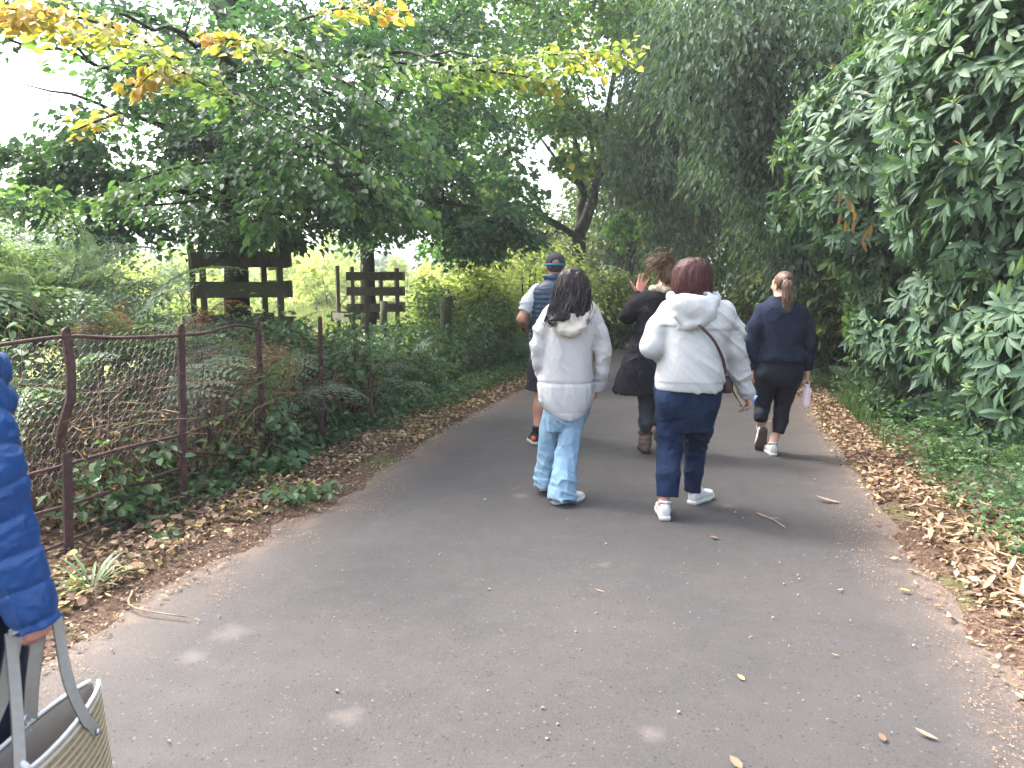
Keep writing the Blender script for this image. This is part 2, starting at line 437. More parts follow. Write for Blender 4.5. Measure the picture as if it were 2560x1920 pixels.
def tree(name, label, base, trunk, limbs, clumps, leaf, bark, leafm, group=None, cat="tree", extra=None, tw=.05):
    """trunk: (points, r0, r1); limbs: list of (points, r0, r1); clumps: (N,4) centre and radius; leaf: dict for clump_leaves"""
    t = thing(name, base, label, cat, group)
    sk = Skel(); mb = MB(); limb_tube(mb, sk, trunk[0], trunk[1], trunk[2], 16, 10, .015)
    obj("trunk", mb, bark, t)
    for l in limbs:
        mb = MB(); limb_tube(mb, sk, l[0], l[1], l[2], 14, 7)
        obj("limb", mb, bark, t)
    if len(clumps):
        mb = MB(); connect(mb, sk, clumps[:, :3]); obj("branches", mb, bark, t, kind="stuff")
        mb = MB(); ctr = np.mean(clumps[:, :3], 0)
        per = leaf.pop('per'); base_t = leaf.pop('tint', .45); sp = leaf.pop('spread', .13)
        for c in clumps:
            o = c[:3] - ctr; o[2] *= .3; o = unit(o)
            ct = np.clip(base_t + rng.normal() * sp, .02, .76)
            clump_leaves(mb, c[:3], c[3], int(per * (.6 + .8 * rng.random())), o, ct, **leaf)
        if extra: extra(mb)
        obj("crown", mb, leafm, t, kind="stuff", smooth=False)
    return t

def spray(mb, pts, n, L, Wd, t0, t1, width=.22, kind='l', hang=.3, sig=.05, tube=None):
    """leaves set along an arching twig"""
    q = cat_rom(pts, 60); tg = unit(np.gradient(q, axis=0)); w = rng.random(n); i = (w * 59).astype(int)
    side = unit(np.cross(tg[i], V(0, 0, 1))) * np.where(rng.random(n) < .5, -1, 1)[:, None]
    off = rng.random(n) * width * (1.1 - .7 * w)
    C = q[i] + side * off[:, None] + rng.normal(size=(n, 3)) * .035; C[:, 2] -= off * .45
    ax = side * .9 + tg[i] * .7 + rng.normal(size=(n, 3)) * .3; ax[:, 2] -= hang
    N = V(0, 0, 1) + rng.normal(size=(n, 3)) * .42 - tg[i] * .15
    s = .65 + .6 * rng.random(n)
    leaf_batch(mb, C, ax, N, L * s, Wd * s, np.clip(t0 + (t1 - t0) * w + rng.normal(size=n) * sig, 0, 1), kind)
    if tube is not None: tube.tube(q[::4], np.linspace(.014, .003, 15), 4, cap=False)

# --- the big hornbeam inside the near wooden guard
bA = G(240, 300); bA = V(-3.12, 8.65, .15)
lims = [([bA + V(0, 0, 2.6), bA + V(-.7, .1, 3.05), P(169, 128, 8.5), P(104, 108, 8.0), P(22, 84, 7.4)], .07, .006),
        ([bA + V(0, 0, 2.9), P(200, 120, 8.6), P(150, 85, 8.2), P(83, 55, 7.8), P(10, 40, 7.4)], .05, .012),
        ([bA + V(0, 0, 2.3), P(290, 150, 8.2), P(340, 165, 7.6), P(400, 200, 7.3)], .07, .02),
        ([bA + V(0, 0, 3.2), P(300, 70, 8.0), P(380, 50, 7.2), P(480, 58, 6.2)], .05, .008),
        ([bA + V(0, 0, 2.2), P(170, 190, 8.0), P(110, 205, 7.2)], .05, .015),
        ([bA + V(0, 0, 3.6), P(232, 60, 7.4), P(190, 40, 6.2), P(120, 14, 5.2)], .045, .008),
        ([bA + V(0, 0, 2.0), P(280, 215, 8.4), P(320, 225, 8.0)], .05, .012),
        ([bA + V(0, 0, 4.2), bA + V(.6, 1.5, 5.6), bA + V(1.2, 3, 6.6)], .09, .02),
        ([bA + V(0, 0, 4.2), bA + V(-1.2, 1.0, 5.4), bA + V(-2.6, 2, 6.2)], .08, .02)]
cl = []
def put(n, uv, Yr, r=(.34, .62)):
    """clumps inside a quadrilateral region of the crown, at their own depths"""
    (u0, v0, u1, v1) = uv
    for _ in range(n):
        Y_ = Yr[0] + (Yr[1] - Yr[0]) * rng.random()
        p = P(u0 + (u1 - u0) * rng.random(), v0 + (v1 - v0) * rng.random(), Y_)
        cl.append([*p, r[0] + (r[1] - r[0]) * rng.random()])
put(40, (205, 0, 400, 90), (6.8, 11)); put(52, (190, 90, 400, 190), (7.2, 11)); put(28, (200, 180, 400, 228), (7.4, 10.5), (.3, .46))
put(10, (60, 205, 200, 238), (7.2, 9.5), (.28, .42)); put(4, (150, 222, 280, 240), (7.6, 9), (.18, .26)); put(5, (205, 222, 295, 240), (7.4, 8.2), (.14, .2))
put(20, (60, 120, 210, 205), (7, 10), (.26, .44)); put(20, (60, 30, 210, 130), (7, 10), (.28, .46)); put(10, (-30, 145, 75, 215), (6.8, 9), (.2, .34))
put(8, (0, 170, 110, 225), (6.5, 8.5), (.2, .3)); put(12, (-60, -20, 210, 50), (6, 9), (.25, .42))
cl = np.array(cl)
top = sample_blob(46, bA + V(.2, .8, 6.3), (3.6, 3.6, 2.2)); top = top[top[:, 2] > 4.6]
cl = np.vstack([cl, np.column_stack([top, .5 + .3 * rng.random(len(top))])])
def frontA(mb):
    tb = MB()
    S = lambda pts, n, t0, t1, w=.24, L=.078, Wd=.058: spray(mb, pts, n, L, Wd, t0, t1, w, tube=tb)
    # arching sprays that come forward over the fence, green ones first
    S([P(225, 88, 6.8), P(270, 110, 6.4), P(330, 140, 6.1), P(393, 185, 6.0), P(442, 232, 6.0)], 420, .45, .62, .42)
    S([P(215, 100, 6.8), P(260, 130, 6.3), P(310, 165, 6.0), P(350, 215, 5.9)], 300, .42, .58, .38)
    S([P(240, 160, 6.6), P(190, 165, 6.0), P(140, 180, 5.6), P(95, 205, 5.4)], 320, .45, .66, .36)
    S([P(200, 200, 6.8), P(150, 205, 6.2), P(90, 200, 5.8), P(10, 185, 5.6)], 300, .45, .64, .36)
    S([P(270, 190, 6.8), P(262, 215, 6.4), P(258, 245, 6.3)], 160, .5, .6, .26)
    S([P(250, 140, 6.6), P(275, 165, 6.2), P(290, 205, 6.0)], 220, .4, .56, .34)
    S([P(300, 60, 6.4), P(350, 85, 6.0), P(400, 120, 5.9), P(450, 170, 5.9)], 300, .42, .6, .4)
    # turning yellow
    S([P(180, 60, 5.6), P(120, 30, 5.0), P(50, 12, 4.5), P(-20, 8, 4.2)], 380, .76, .95, .3)
    S([P(90, 62, 5.4), P(60, 30, 4.8), P(20, 10, 4.4)], 120, .62, .90, .22)
    S([P(315, 62, 5.8), P(275, 48, 5.3), P(235, 40, 5.0), P(205, 38, 4.8)], 130, .62, .95, .13)
    S([P(240, 105, 5.9), P(200, 82, 5.4), P(165, 68, 5.1), P(130, 92, 4.9)], 200, .66, .94, .17)
    S([P(120, 112, 5.9), P(95, 122, 5.5), P(70, 132, 5.3)], 36, .80, .92, .09)
    S([P(300, 20, 5.8), P(345, 8, 5.3), P(400, 12, 5.0)], 110, .70, .93, .16)
    S([P(360, 55, 6.2), P(430, 66, 5.9), P(500, 60, 5.7), P(560, 54, 5.5), P(640, 50, 5.4)], 640, .64, .82, .34, .066, .050)
    S([P(430, 62, 5.9), P(480, 70, 5.7), P(530, 78, 5.6), P(560, 92, 5.5)], 200, .66, .82, .24, .066, .050)
    obj("twigs", tb, M_BARKD, CUR_T, kind="stuff")
CUR_T = None
_thing = thing
def thing(*a, **k):
    global CUR_T
    CUR_T = _thing(*a, **k); return CUR_T
tree("hornbeam_tree", "broad layered green tree with yellowing sprays, rising from the nearer wooden guard", bA,
     ([bA, bA + V(.02, 0, 1.5), bA + V(-.04, .05, 3.2), bA + V(.1, .2, 5.2), bA + V(.15, .4, 7.2)], .17, .05), lims, cl,
     dict(per=120, tint=.34, spread=.11, L=.085, Wd=.062, kind='d', droop=.45, thick=.13), M_BARKD, M_BEECH, extra=frontA)

# --- its neighbour inside the second guard
bB = V(-2.48, 13.1, .15); cl = []
put(48, (340, 120, 460, 225), (11, 15), (.4, .65)); put(24, (340, 195, 480, 228), (11, 14), (.3, .5)); put(34, (400, 20, 520, 130), (11.5, 15), (.45, .75)); put(16, (440, 170, 530, 245), (11, 13.5), (.3, .48)); put(9, (465, 222, 540, 250), (11, 12.5), (.2, .32))
cl = np.array(cl)
top = sample_blob(34, bB + V(.4, .3, 7.2), (3.0, 3.0, 2.6)); cl = np.vstack([cl, np.column_stack([top, .5 + .35 * rng.random(len(top))])])
lims = [([bB + V(0, 0, 1.9), P(410, 205, 12.5), P(465, 205, 12), P(510, 235, 11.6)], .06, .02), ([bB + V(0, 0, 2.6), P(420, 120, 12.4), P(480, 90, 12)], .07, .02),
        ([bB + V(0, 0, 2.2), P(330, 180, 12.7), P(300, 170, 12.4)], .06, .02), ([bB + V(0, 0, 3.2), P(420, 50, 12.6), P(470, 10, 12)], .07, .02)]
tree("hornbeam_tree", "smaller dark drooping tree rising from the farther wooden guard", bB,
     ([bB, bB + V(.02, 0, 1.6), bB + V(.05, .05, 3.5), bB + V(.2, 0, 6), bB + V(.3, .2, 8.4)], .16, .05), lims, cl,
     dict(per=150, tint=.36, spread=.10, L=.095, Wd=.07, droop=.5, thick=.13), M_BARKD, M_BEECH)

# --- the forked maple at the bend
bC = V(1.72, 20.0, .12); cl = []
put(22, (440, 130, 520, 215), (16.5, 21), (.45, .75)); put(50, (430, 20, 600, 130), (17, 23), (.5, .8)); put(26, (380, -30, 640, 30), (15, 21), (.5, .8)); put(34, (590, 0, 700, 140), (18, 23), (.5, .8))
put(16, (610, 140, 680, 205), (18.5, 23), (.4, .65)); put(9, (545, 115, 640, 170), (18, 22.5), (.35, .55)); put(9, (430, 220, 520, 248), (17, 20), (.35, .5)); put(5, (610, 205, 660, 235), (20, 23), (.3, .5))
cl = np.array(cl)
top = sample_blob(56, bC + V(.2, .3, 10.5), (4.6, 4.6, 3.4)); cl = np.vstack([cl, np.column_stack([top, .7 + .4 * rng.random(len(top))])])
f = P(579, 234, 20)
lims = [([f + V(0, 0, -.1), P(553, 223, 19.6), P(539, 216, 19.4), P(527, 200, 19.2), P(500, 180, 18.8)], .13, .03),
        ([f, P(591, 205, 20), P(597, 178, 20.2), P(601, 140, 20.4), P(612, 80, 20.6), P(625, 10, 21)], .17, .05),
        ([f, P(583, 195, 20.2), P(577, 170, 20.3), P(575, 130, 20.5), P(565, 60, 20.8)], .13, .04),
        ([P(583, 195, 20.2), P(568, 175, 19.8), P(548, 150, 19.4), P(520, 110, 19)], .07, .02),
        ([P(595, 185, 20.1), P(615, 160, 20), P(640, 130, 19.8), P(670, 90, 19.4)], .09, .02),
        ([P(597, 178, 20.2), P(590, 140, 20.6), P(588, 90, 21)], .07, .02),
        ([P(571, 232, 19.9), P(548, 232, 19.7), P(525, 240, 19.4)], .05, .015)]
tree("maple_tree", "forked tree with a bright green crown standing behind the man in the cap", bC,
     ([bC, bC + V(0, 0, 1.0), bC + V(.02, 0, 2.2), f], .21, .18), lims, cl,
     dict(per=100, tint=.60, spread=.12, L=.17, Wd=.14, droop=.3, thick=.3), M_BARK, M_MAPLE)

# --- smaller trees along the far part of the lane
def small_tree(label, base, h, rad, nst, leafm, nc, per, L, tint, cz=.62, group=None, bark=M_BARKD, name="lane_tree", hang=0., zmin=None, sx=1.):
    base = np.asarray(base, float); lm = []
    for k in range(nst):
        a = 2 * math.pi * k / nst + rng.random(); e = base + V(math.cos(a) * rad * .45, math.sin(a) * rad * .45, h * (.55 + .3 * rng.random()))
        st = base + V(0, 0, h * (.08 + .1 * rng.random()))
        lm.append(([st, st * .55 + e * .45 + V(0, 0, h * .05), e], .035 + .012 * h, .02))
    c = sample_blob(nc, base + V(0, 0, h * cz), (rad * sx, rad, h * (1 - cz) * 1.02), .4, zmin)
    c = np.column_stack([c, rad * (.16 + .14 * rng.random(nc))])
    return tree(name, label, base, ([base, base + V(.05, 0, h * .3), base + V(0, .1, h * .75)], .03 + .018 * h, .03), lm, c,
         dict(per=per, tint=tint, spread=.16, L=L, Wd=L * .72, droop=.3, thick=.45, hang=hang), bark, leafm, group)
GT = "trees along the lane"
small_tree("slender many-stemmed tree just right of the forked maple", V(4.1, 27.5, .1), 7.5, 2.4, 6, M_MID, 60, 80, .2, .5, .66, GT)
small_tree("rounded mid-green tree filling the gap right of the forked maple", V(5.2, 33, 0), 6.4, 3.0, 5, M_MID, 90, 110, .2, .5, .52, GT)
small_tree("spreading green tree behind the forked maple's trunk", V(1.2, 31, 0), 5.2, 3.4, 5, M_MID, 70, 110, .2, .52, .5, GT)
small_tree("green bushy tree where the lane bends out of sight", V(9.0, 40, 0), 11, 4.5, 5, M_MID, 110, 70, .3, .45, .55, GT)

# --- dark evergreen trees overhanging the lane on the right
def evergreen(label, base, regions, top, tr, leafm, tint, lims, L=.125, per=125):
    global cl
    cl = []
    for a in regions: put(*a)
    c = np.array(cl); tp = sample_blob(top[0], top[1], top[2]); c = np.vstack([c, np.column_stack([tp, .5 + .4 * rng.random(len(tp))])])
    return tree("evergreen_tree", label, base, tr, lims, c, dict(per=per, tint=tint, spread=.20, L=L, Wd=L * .46, droop=.7, thick=.5, hang=1.1, flat=.6), M_BARKD, leafm, "evergreen trees on the right of the lane")
bD = V(6.2, 13.2, .35)
evergreen("dark evergreen tree hanging over the lane behind the rhododendron", bD,
  [(60, (740, 0, 880, 130), (10.5, 14), (.4, .7)), (60, (745, 120, 870, 260), (11, 14), (.4, .7)), (34, (790, 240, 880, 345), (10.5, 13), (.35, .6)), (36, (660, 0, 770, 90), (10.5, 14), (.4, .65)), (22, (700, 80, 770, 170), (11, 14), (.35, .55)), (26, (640, -40, 900, 20), (9, 13), (.5, .8))],
  (40, bD + V(.2, 0, 6.6), (3.4, 4.4, 2.6)), ([bD, bD + V(-.1, 0, 2), bD + V(-.3, .1, 5), bD + V(-.2, 0, 8)], .26, .08), M_DARK, .36,
  [([bD + V(-.1, 0, 1.8), P(790, 150, 12.6), P(730, 110, 12.2), P(670, 90, 12)], .11, .03), ([bD + V(-.2, 0, 3), P(800, 60, 12.4), P(740, 20, 12)], .10, .03), ([bD + V(0, 0, 1.3), P(800, 250, 12.2), P(770, 230, 11.6)], .08, .03)])
bE = V(8.3, 20.5, .3)
evergreen("grey-green evergreen tree drooping over the bend of the lane", bE,
  [(70, (650, 60, 770, 180), (16.5, 21), (.5, .9)), (50, (650, 160, 780, 250), (17, 21), (.5, .85)), (30, (620, 20, 690, 120), (16.5, 20), (.45, .8)), (26, (690, 240, 800, 290), (17.5, 21), (.45, .7)), (16, (610, 120, 660, 200), (17, 20), (.35, .6))],
  (46, bE + V(-.6, 0, 8), (4.2, 4.6, 3)), ([bE, bE + V(-.1, 0, 2.5), bE + V(-.5, .1, 6), bE + V(-.6, 0, 10)], .3, .08), M_DARK, .56,
  [([bE + V(-.1, 0, 2.2), P(760, 190, 19.6), P(700, 160, 19), P(655, 150, 18.4)], .13, .03), ([bE + V(-.3, 0, 4), P(740, 120, 19), P(680, 80, 18.4)], .12, .03)], .15, 120)
GH = "hazel bushes on the right bank"
for lb, b_, h, r_, t_, m_ in (("yellowish green bush behind the burgundy-haired woman's head", V(7.6, 25, .2), 4.6, 2.2, .62, M_MID), ("olive bush under the dark evergreen, left of the ponytail", V(5.5, 15.8, .3), 2.6, 1.15, .55, M_MID),
                  ("low dark bush on the bank right of the ponytail", V(5.05, 12.2, .3), 2.3, 1.0, .42, M_DARK), ("straggly yellow-green bush right of the navy top", V(4.75, 10.6, .35), 1.9, .85, .62, M_MID)):
    small_tree(lb, b_, h, r_, 4, m_, 46, 110, .13, t_, .5, GH, name="hazel_bush", zmin=.25)

# --- pale sunny scrub of the open meadow
GM = "pale shrubs in the open meadow"
def shrub(label, base, h, rad, leafm, n, L, tint, name="meadow_shrub", group=GM, cat="shrub"):
    t = thing(name, base, label, cat, group); base = np.asarray(base, float)
    mb = MB()
    for k in range(5):
        a = rng.random() * 6.28; mb.tube(cat_rom([base, base + V(math.cos(a) * rad * .25, math.sin(a) * rad * .25, h * .4), base + V(math.cos(a) * rad * .5, math.sin(a) * rad * .5, h * .75)], 6), np.linspace(.03, .008, 6) * max(1, h / 2), 5)
    obj("stem", mb, M_BARKD, t)
    mb = MB(); k = max(10, n // 90)
    c = sample_blob(k, base + V(0, 0, h * .52), (rad, rad, h * .48), .4)
    for q in c: clump_leaves(mb, q, min(rad, h * .5) * (.28 + .2 * rng.random()), 90, unit(q - base - V(0, 0, h * .4)), np.clip(tint + rng.normal() * .15, 0, .95), L, L * .6, thick=.6, flat=.4)
    obj("foliage", mb, leafm, t, smooth=False, kind="stuff")
pale = ["pale yellow-green shrub in the sunny meadow beyond the fence", "rounded pale shrub far out in the meadow"]
for u, v0, Y_, rad, m_, t_ in ((30, 236, 34, 3.4, M_PALE, .4), (75, 246, 26, 2.4, M_PALE, .5), (118, 258, 22, 2.0, M_PALE, .55), (160, 247, 30, 3.0, M_PALE, .45), (205, 268, 20, 1.5, M_PALE, .5), (290, 252, 40, 3.6, M_PALE, .55),
     (330, 262, 30, 2.2, M_PALE, .6), (405, 262, 44, 4.0, M_PALE, .5), (470, 256, 40, 3.4, M_PALE, .65), (440, 270, 26, 1.8, M_PALE, .6), (500, 262, 30, 2.2, M_PALE, .6), (10, 255, 22, 2.2, M_PALE, .45), (250, 262, 46, 4.2, M_PALE, .6)):
    b_ = P(u, 300, Y_); b_[2] = 0; h = P(u, v0, Y_)[2]
    shrub("pale yellow-green shrub out in the open meadow", b_, h, rad, m_, 1500, .22 * (Y_ / 28), t_)
b_ = P(172, 262, 24); b_[2] = 0; shrub("blue-grey rounded willow left of the near tree guard", b_, 2.3, 1.5, M_BLUEG, 2000, .16, .5, "willow_shrub", None)
b_ = P(452, 262, 48); b_[2] = 0; shrub("blue-grey willow in the middle of the meadow", b_, 3.6, 2.4, M_BLUEG, 1600, .3, .5, "willow_shrub", None)
b_ = P(528, 250, 38); b_[2] = 0; shrub("purplish copper-leaved tree left of the cap", b_, 3.6, 1.1, M_RED, 1400, .25, .5, "copper_tree", None, "tree")
for k in range(16):
    u = -60 + k * 44 + rng.normal() * 12; Y_ = 75 + rng.random() * 55; b_ = P(u, 300, Y_); b_[2] = 0
    shrub("far pale tree closing the meadow", b_, P(u, 262 - rng.random() * 22, Y_)[2], 5 + rng.random() * 4, M_PALE if k % 3 else M_BLUEG, 1100, .8, .35 + .2 * rng.random(), "field_tree", "far trees closing the meadow", "tree")
# tall yellow-green herbs right behind the hedge, left of the man
for lb, b_, h, r_, t_ in (("tall feathery yellow-green thicket left of the man in the cap", V(.25, 15.3, .1), 2.25, 1.3, .5), ("lower yellow-green thicket beside the hedge bottom", V(-.9, 14.2, .1), 1.9, 1.1, .42), ("bright green thicket between the cap and the maple trunk", V(1.0, 17.4, .1), 2.1, 1.1, .34), ("leafy green thicket right of the dark-haired girl's shoulder", V(2.3, 18.3, .1), 1.75, 1.0, .22), ("green thicket beside the bend under the maple", V(3.3, 21.8, .1), 1.9, 1.0, .2)):
    shrub(lb, b_, h, r_, M_PALE if t_ > .3 else M_MID, 4200, .11, t_ if t_ > .3 else t_ + .35, "thicket", "thickets on the left of the lane")

# ------------------------------------------------------------------ rhododendron
M_RHODO = leaf_mat("rhododendron_leaf", [(.0, (.026, .056, .040)), (.4, (.058, .112, .064)), (.7, (.104, .168, .082)), (.88, (.15, .22, .065)), (.95, (.15, .085, .035)), (1, (.17, .075, .03))], .28, .55, .28)
def rh_leaf_mesh(k):
    mb = MB(); leaf_batch(mb, np.array([[0, .5, 0.]]), np.array([[0, 1., 0]]), np.array([[0, 0, 1.]]), 1.0, .27, [.30 + .09 * k], 's', .12, .16 + .05 * (k % 3))
    me = mb.mesh("leaf"); me.materials.append(M_RHODO); return me
RHM = [rh_leaf_mesh(k) for k in range(6)]
def whorl_leaves(c, out, n, L):
    out = unit(out); a = unit(np.cross(out, V(.3, .2, 1))); b = np.cross(out, a); res = []
    ph = rng.random() * 6.28
    for i in range(n):
        th = ph + 2 * math.pi * i / n + rng.normal() * .35
        rad = a * math.cos(th) + b * math.sin(th)
        ax = unit(rad + out * (.42 + .3 * rng.random()) + V(0, 0, -.55 - .65 * rng.random()))
        nn = unit(out * 1.0 - rad * .25 + V(0, 0, .35) + rng.normal(size=3) * .15)
        res.append((c + rad * .012 + out * rng.normal() * .012, ax, nn, L * (.75 + .45 * rng.random())))
    return res
RB = V(4.9, 7.2, .25)
t = thing("rhododendron_bush", RB, "huge rhododendron with long drooping leaves overhanging the right verge", "bush")
blobs = [((4.9, 5.8, 1.05), (1.4, 1.7, 1.25)), ((4.95, 7.4, .95), (1.35, 1.5, 1.1)), ((5.05, 6.0, 1.3), (1.35, 1.5, 1.45)), ((4.85, 6.3, 3.0), (1.75, 1.8, 1.8)), ((5.25, 8.2, 1.4), (1.45, 1.5, 1.5)), ((4.75, 8.2, 2.75), (1.75, 1.5, 1.45)),
         ((5.9, 9.6, 1.6), (1.5, 1.4, 1.7)), ((5.15, 8.2, 4.1), (1.5, 1.5, 1.4)), ((5.6, 6.5, 4.8), (1.9, 2.0, 1.6)), ((4.6, 4.6, 3.6), (1.3, 1.3, 1.6)), ((4.9, 4.5, 1.9), (1.2, 1.2, 1.5)), ((6.6, 7.6, 2.6), (1.8, 2.8, 2.6)), ((6.3, 5.6, 4.6), (1.8, 2.2, 2.0)), ((5.6, 4.0, 3.0), (1.4, 1.4, 2.6)), ((6.4, 9.0, 5.2), (2.0, 2.4, 1.8)), ((7.6, 8.5, 3.4), (2.0, 3.4, 3.6))]
def blob_surface(blobs, dens, shrink=0.0):
    pts, nor = [], []
    for i, (c, r) in enumerate(blobs):
        c = np.array(c); r = np.array(r) - shrink
        n_ = int(dens * 4 * math.pi * (r[0] * r[1] + r[1] * r[2] + r[0] * r[2]) / 3)
        d = rdir(n_); k = 1 + (noise3(d * 2.6 + i * 7, 3) - .5) * .34
        p = c + d * r * k[:, None]; nr = unit(d / r)
        ok = p[:, 2] > gz(p[:, 0], p[:, 1]) + .10
        for j, (c2, r2) in enumerate(blobs):
            if j != i: ok &= np.linalg.norm((p - np.array(c2)) / (np.array(r2) - shrink - .12), axis=1) > 1
        pts.append(p[ok]); nor.append(nr[ok])
    return np.concatenate(pts), np.concatenate(nor)
pw, nw = blob_surface(blobs, 31)
camv = V(0, 0, CAM_H); vis = np.einsum('ij,ij->i', nw, unit(camv - pw)) > -.45
vis |= pw[:, 0] < 4.2
pw, nw = pw[vis], nw[vis]
allL = []
for c, o in zip(pw, nw):
    f = unit(o + V(-.1, -.1, .30) + rng.normal(size=3) * .22); ct = rng.normal() * .10 + (.06 if c[2] > 2.4 else 0)
    for q in whorl_leaves(c, f, rng.integers(7, 13), .156): allL.append((*q, np.clip(.42 + ct + rng.normal() * .1, .05, .8)))
    if rng.random() < .30:
        for q in whorl_leaves(c + f * .04, unit(f + V(0, 0, .8)), 5, .07): allL.append((q[0], unit(q[1] + V(0, 0, 1.1)), q[2], q[3], .84 + rng.normal() * .05))
for u, v_, Y_ in ((848, 205, 7.1), (860, 222, 7.0), (1015, 275, 5.2)):
    c = P(u, v_, Y_)
    for _ in range(5): allL.append((c + rng.normal(size=3) * .07, unit(V(0, 0, -1) + rng.normal(size=3) * .25), unit(V(-.3, -1, 0) + rng.normal(size=3) * .4), .11, .96))
C = np.array([q[0] for q in allL]); AX = np.array([q[1] for q in allL]); NN = np.array([q[2] for q in allL]); LL = np.array([q[3] for q in allL]); TT = np.array([q[4] for q in allL])
rel = C - camv; dep = rel[:, 1] * _c - rel[:, 2] * _s; uu = 512 + FPX * rel[:, 0] / dep; vv = 384 - FPX * (rel[:, 1] * _s + rel[:, 2] * _c) / dep
dist = np.linalg.norm(rel, axis=1) + np.where((uu > -20) & (uu < 1034) & (vv > -20) & (vv < 790), 0, 100)
order = np.argsort(dist); near = order[:300]; rest = order[300:]
for i in near:
    y = AX[i]; x = unit(np.cross(y, NN[i])); z = np.cross(x, y)
    Mx = Matrix(((*[x[0], y[0], z[0]], C[i][0]), (x[1], y[1], z[1], C[i][1]), (x[2], y[2], z[2], C[i][2]), (0, 0, 0, 1))) @ Matrix.Scale(LL[i], 4)
    inst("leaf", RHM[min(5, max(0, int((TT[i] - .25) / .09)))], Mx, t)
mb = MB(); leaf_batch(mb, C[rest] + AX[rest] * LL[rest][:, None] * .5, AX[rest], NN[rest], LL[rest], LL[rest] * (.24 + .07 * rng.random(len(rest))), TT[rest], 's', .12, .2)
obj("foliage", mb, M_RHODO, t, kind="stuff")
pi_, ni_ = blob_surface(blobs, 17, .42); mb = MB()
for c, o in zip(pi_, ni_):
    if o[1] < .9: clump_leaves(mb, c, .36, 26, o, .3, .19, .065, thick=.4, hang=.4)
obj("inner_foliage", mb, M_RHODO, t, kind="stuff")
mb = MB(); sk = Skel()
for k in range(9):
    b_ = RB + V(rng.normal() * .4, rng.normal() * 1.2, 0); b_[2] = gz(b_[0], b_[1]) - .05; e = pw[rng.integers(len(pw))]
    limb_tube(mb, sk, [b_, b_ * .6 + e * .4 + V(.2, 0, .2), e], .06, .012, 10, 6)
obj("stem", mb, M_BARK, t)

# ------------------------------------------------------------------ ferns
M_FERN = leaf_mat("bracken_green", [(.0, (.030, .062, .032)), (.4, (.074, .130, .070)), (.7, (.135, .195, .120)), (.9, (.20, .25, .14)), (1, (.34, .25, .08))], .30, .5, .4)
M_FERNB = leaf_mat("bracken_brown", [(.0, (.08, .038, .018)), (.5, (.20, .10, .045)), (.8, (.32, .19, .10)), (1, (.42, .29, .17))], .25, .75, .15)
def frond_mesh(L, npair, mat, tint, arch=.5, wid=.30, curl=0.0, fine=1.0):
    mb = MB(); t = np.linspace(0, 1, 24)
    ang = R_(72) - t ** 1.2 * (R_(72) + arch) ; ds = L / 23
    y = np.concatenate([[0], np.cumsum(np.cos(ang[:-1]) * ds)]); z = np.concatenate([[0], np.cumsum(np.sin(ang[:-1]) * ds)])
    q = np.stack([np.zeros(24), y, z], -1); mb.tube(q, np.linspace(.006, .0015, 24), 3, tint - .1, False)
    C, AX, N, LL, WW, TT = [], [], [], [], [], []
    tg = unit(np.gradient(q, axis=0))
    for i in range(npair):
        w = .22 + .77 * i / npair; k = w * 23; a = int(k); p = q[a] + (q[min(a+1, 23)] - q[a]) * (k - a)
        pl = L * wid * (1 - ((w - .22) / .80)) ** .85 * min(1, .55 + 3 * (w - .22))
        up = unit(np.cross(V(1, 0, 0), tg[a]))
        for sgn in (-1, 1):
            d = unit(V(sgn, 0, 0) + tg[a] * .45 + rng.normal(size=3) * .08 - up * curl * rng.random() - V(0, 0, .22)); m = max(4, int(pl / (.031 / fine)))
            ln = np.linspace(.08, 1, m)
            fwd = unit(tg[a] - d * np.dot(tg[a], d))
            for s2 in (-1, 1):
                c0 = p + d[None] * (ln * pl)[:, None] - up[None] * (ln ** 2 * pl * .18)[:, None]
                ax = unit(fwd * s2 + d * .5)
                l_ = pl * .20 * (1.05 - ln) + .008
                C.append(c0 + ax[None] * (l_ * .5)[:, None]); AX.append(np.repeat(ax[None], m, 0)); N.append(np.repeat(up[None], m, 0) + rng.normal(size=(m, 3)) * .3)
                LL.append(l_); WW.append(np.full(m, max(.010, pl / m * .72))); TT.append(np.full(m, tint) + rng.normal(size=m) * .07)
    leaf_batch(mb, np.concatenate(C), np.concatenate(AX), np.concatenate(N), np.concatenate(LL), np.concatenate(WW), np.clip(np.concatenate(TT), 0, 1), 'd', .05, .1)
    me = mb.mesh("frond", False); me.materials.append(mat); return me
FG = [frond_mesh(1.0, 17, M_FERN, tt, ar, .33) for tt, ar in ((.55, .5), (.68, .75), (.40, .35), (.80, .6))]
FB = [frond_mesh(1.0, 13, M_FERNB, tt, 1.4, .26, 1.6) for tt in (.4, .7)]
M_FERNP = leaf_mat("bracken_pale", [(.0, (.07, .11, .065)), (.4, (.14, .20, .125)), (.7, (.23, .30, .20)), (.9, (.29, .34, .22)), (1, (.36, .30, .14))], .35, .5, .4)
FP = [frond_mesh(1.0, 17, M_FERNP, tt, ar, .33) for tt, ar in ((.5, .5), (.7, .75), (.4, .35))]
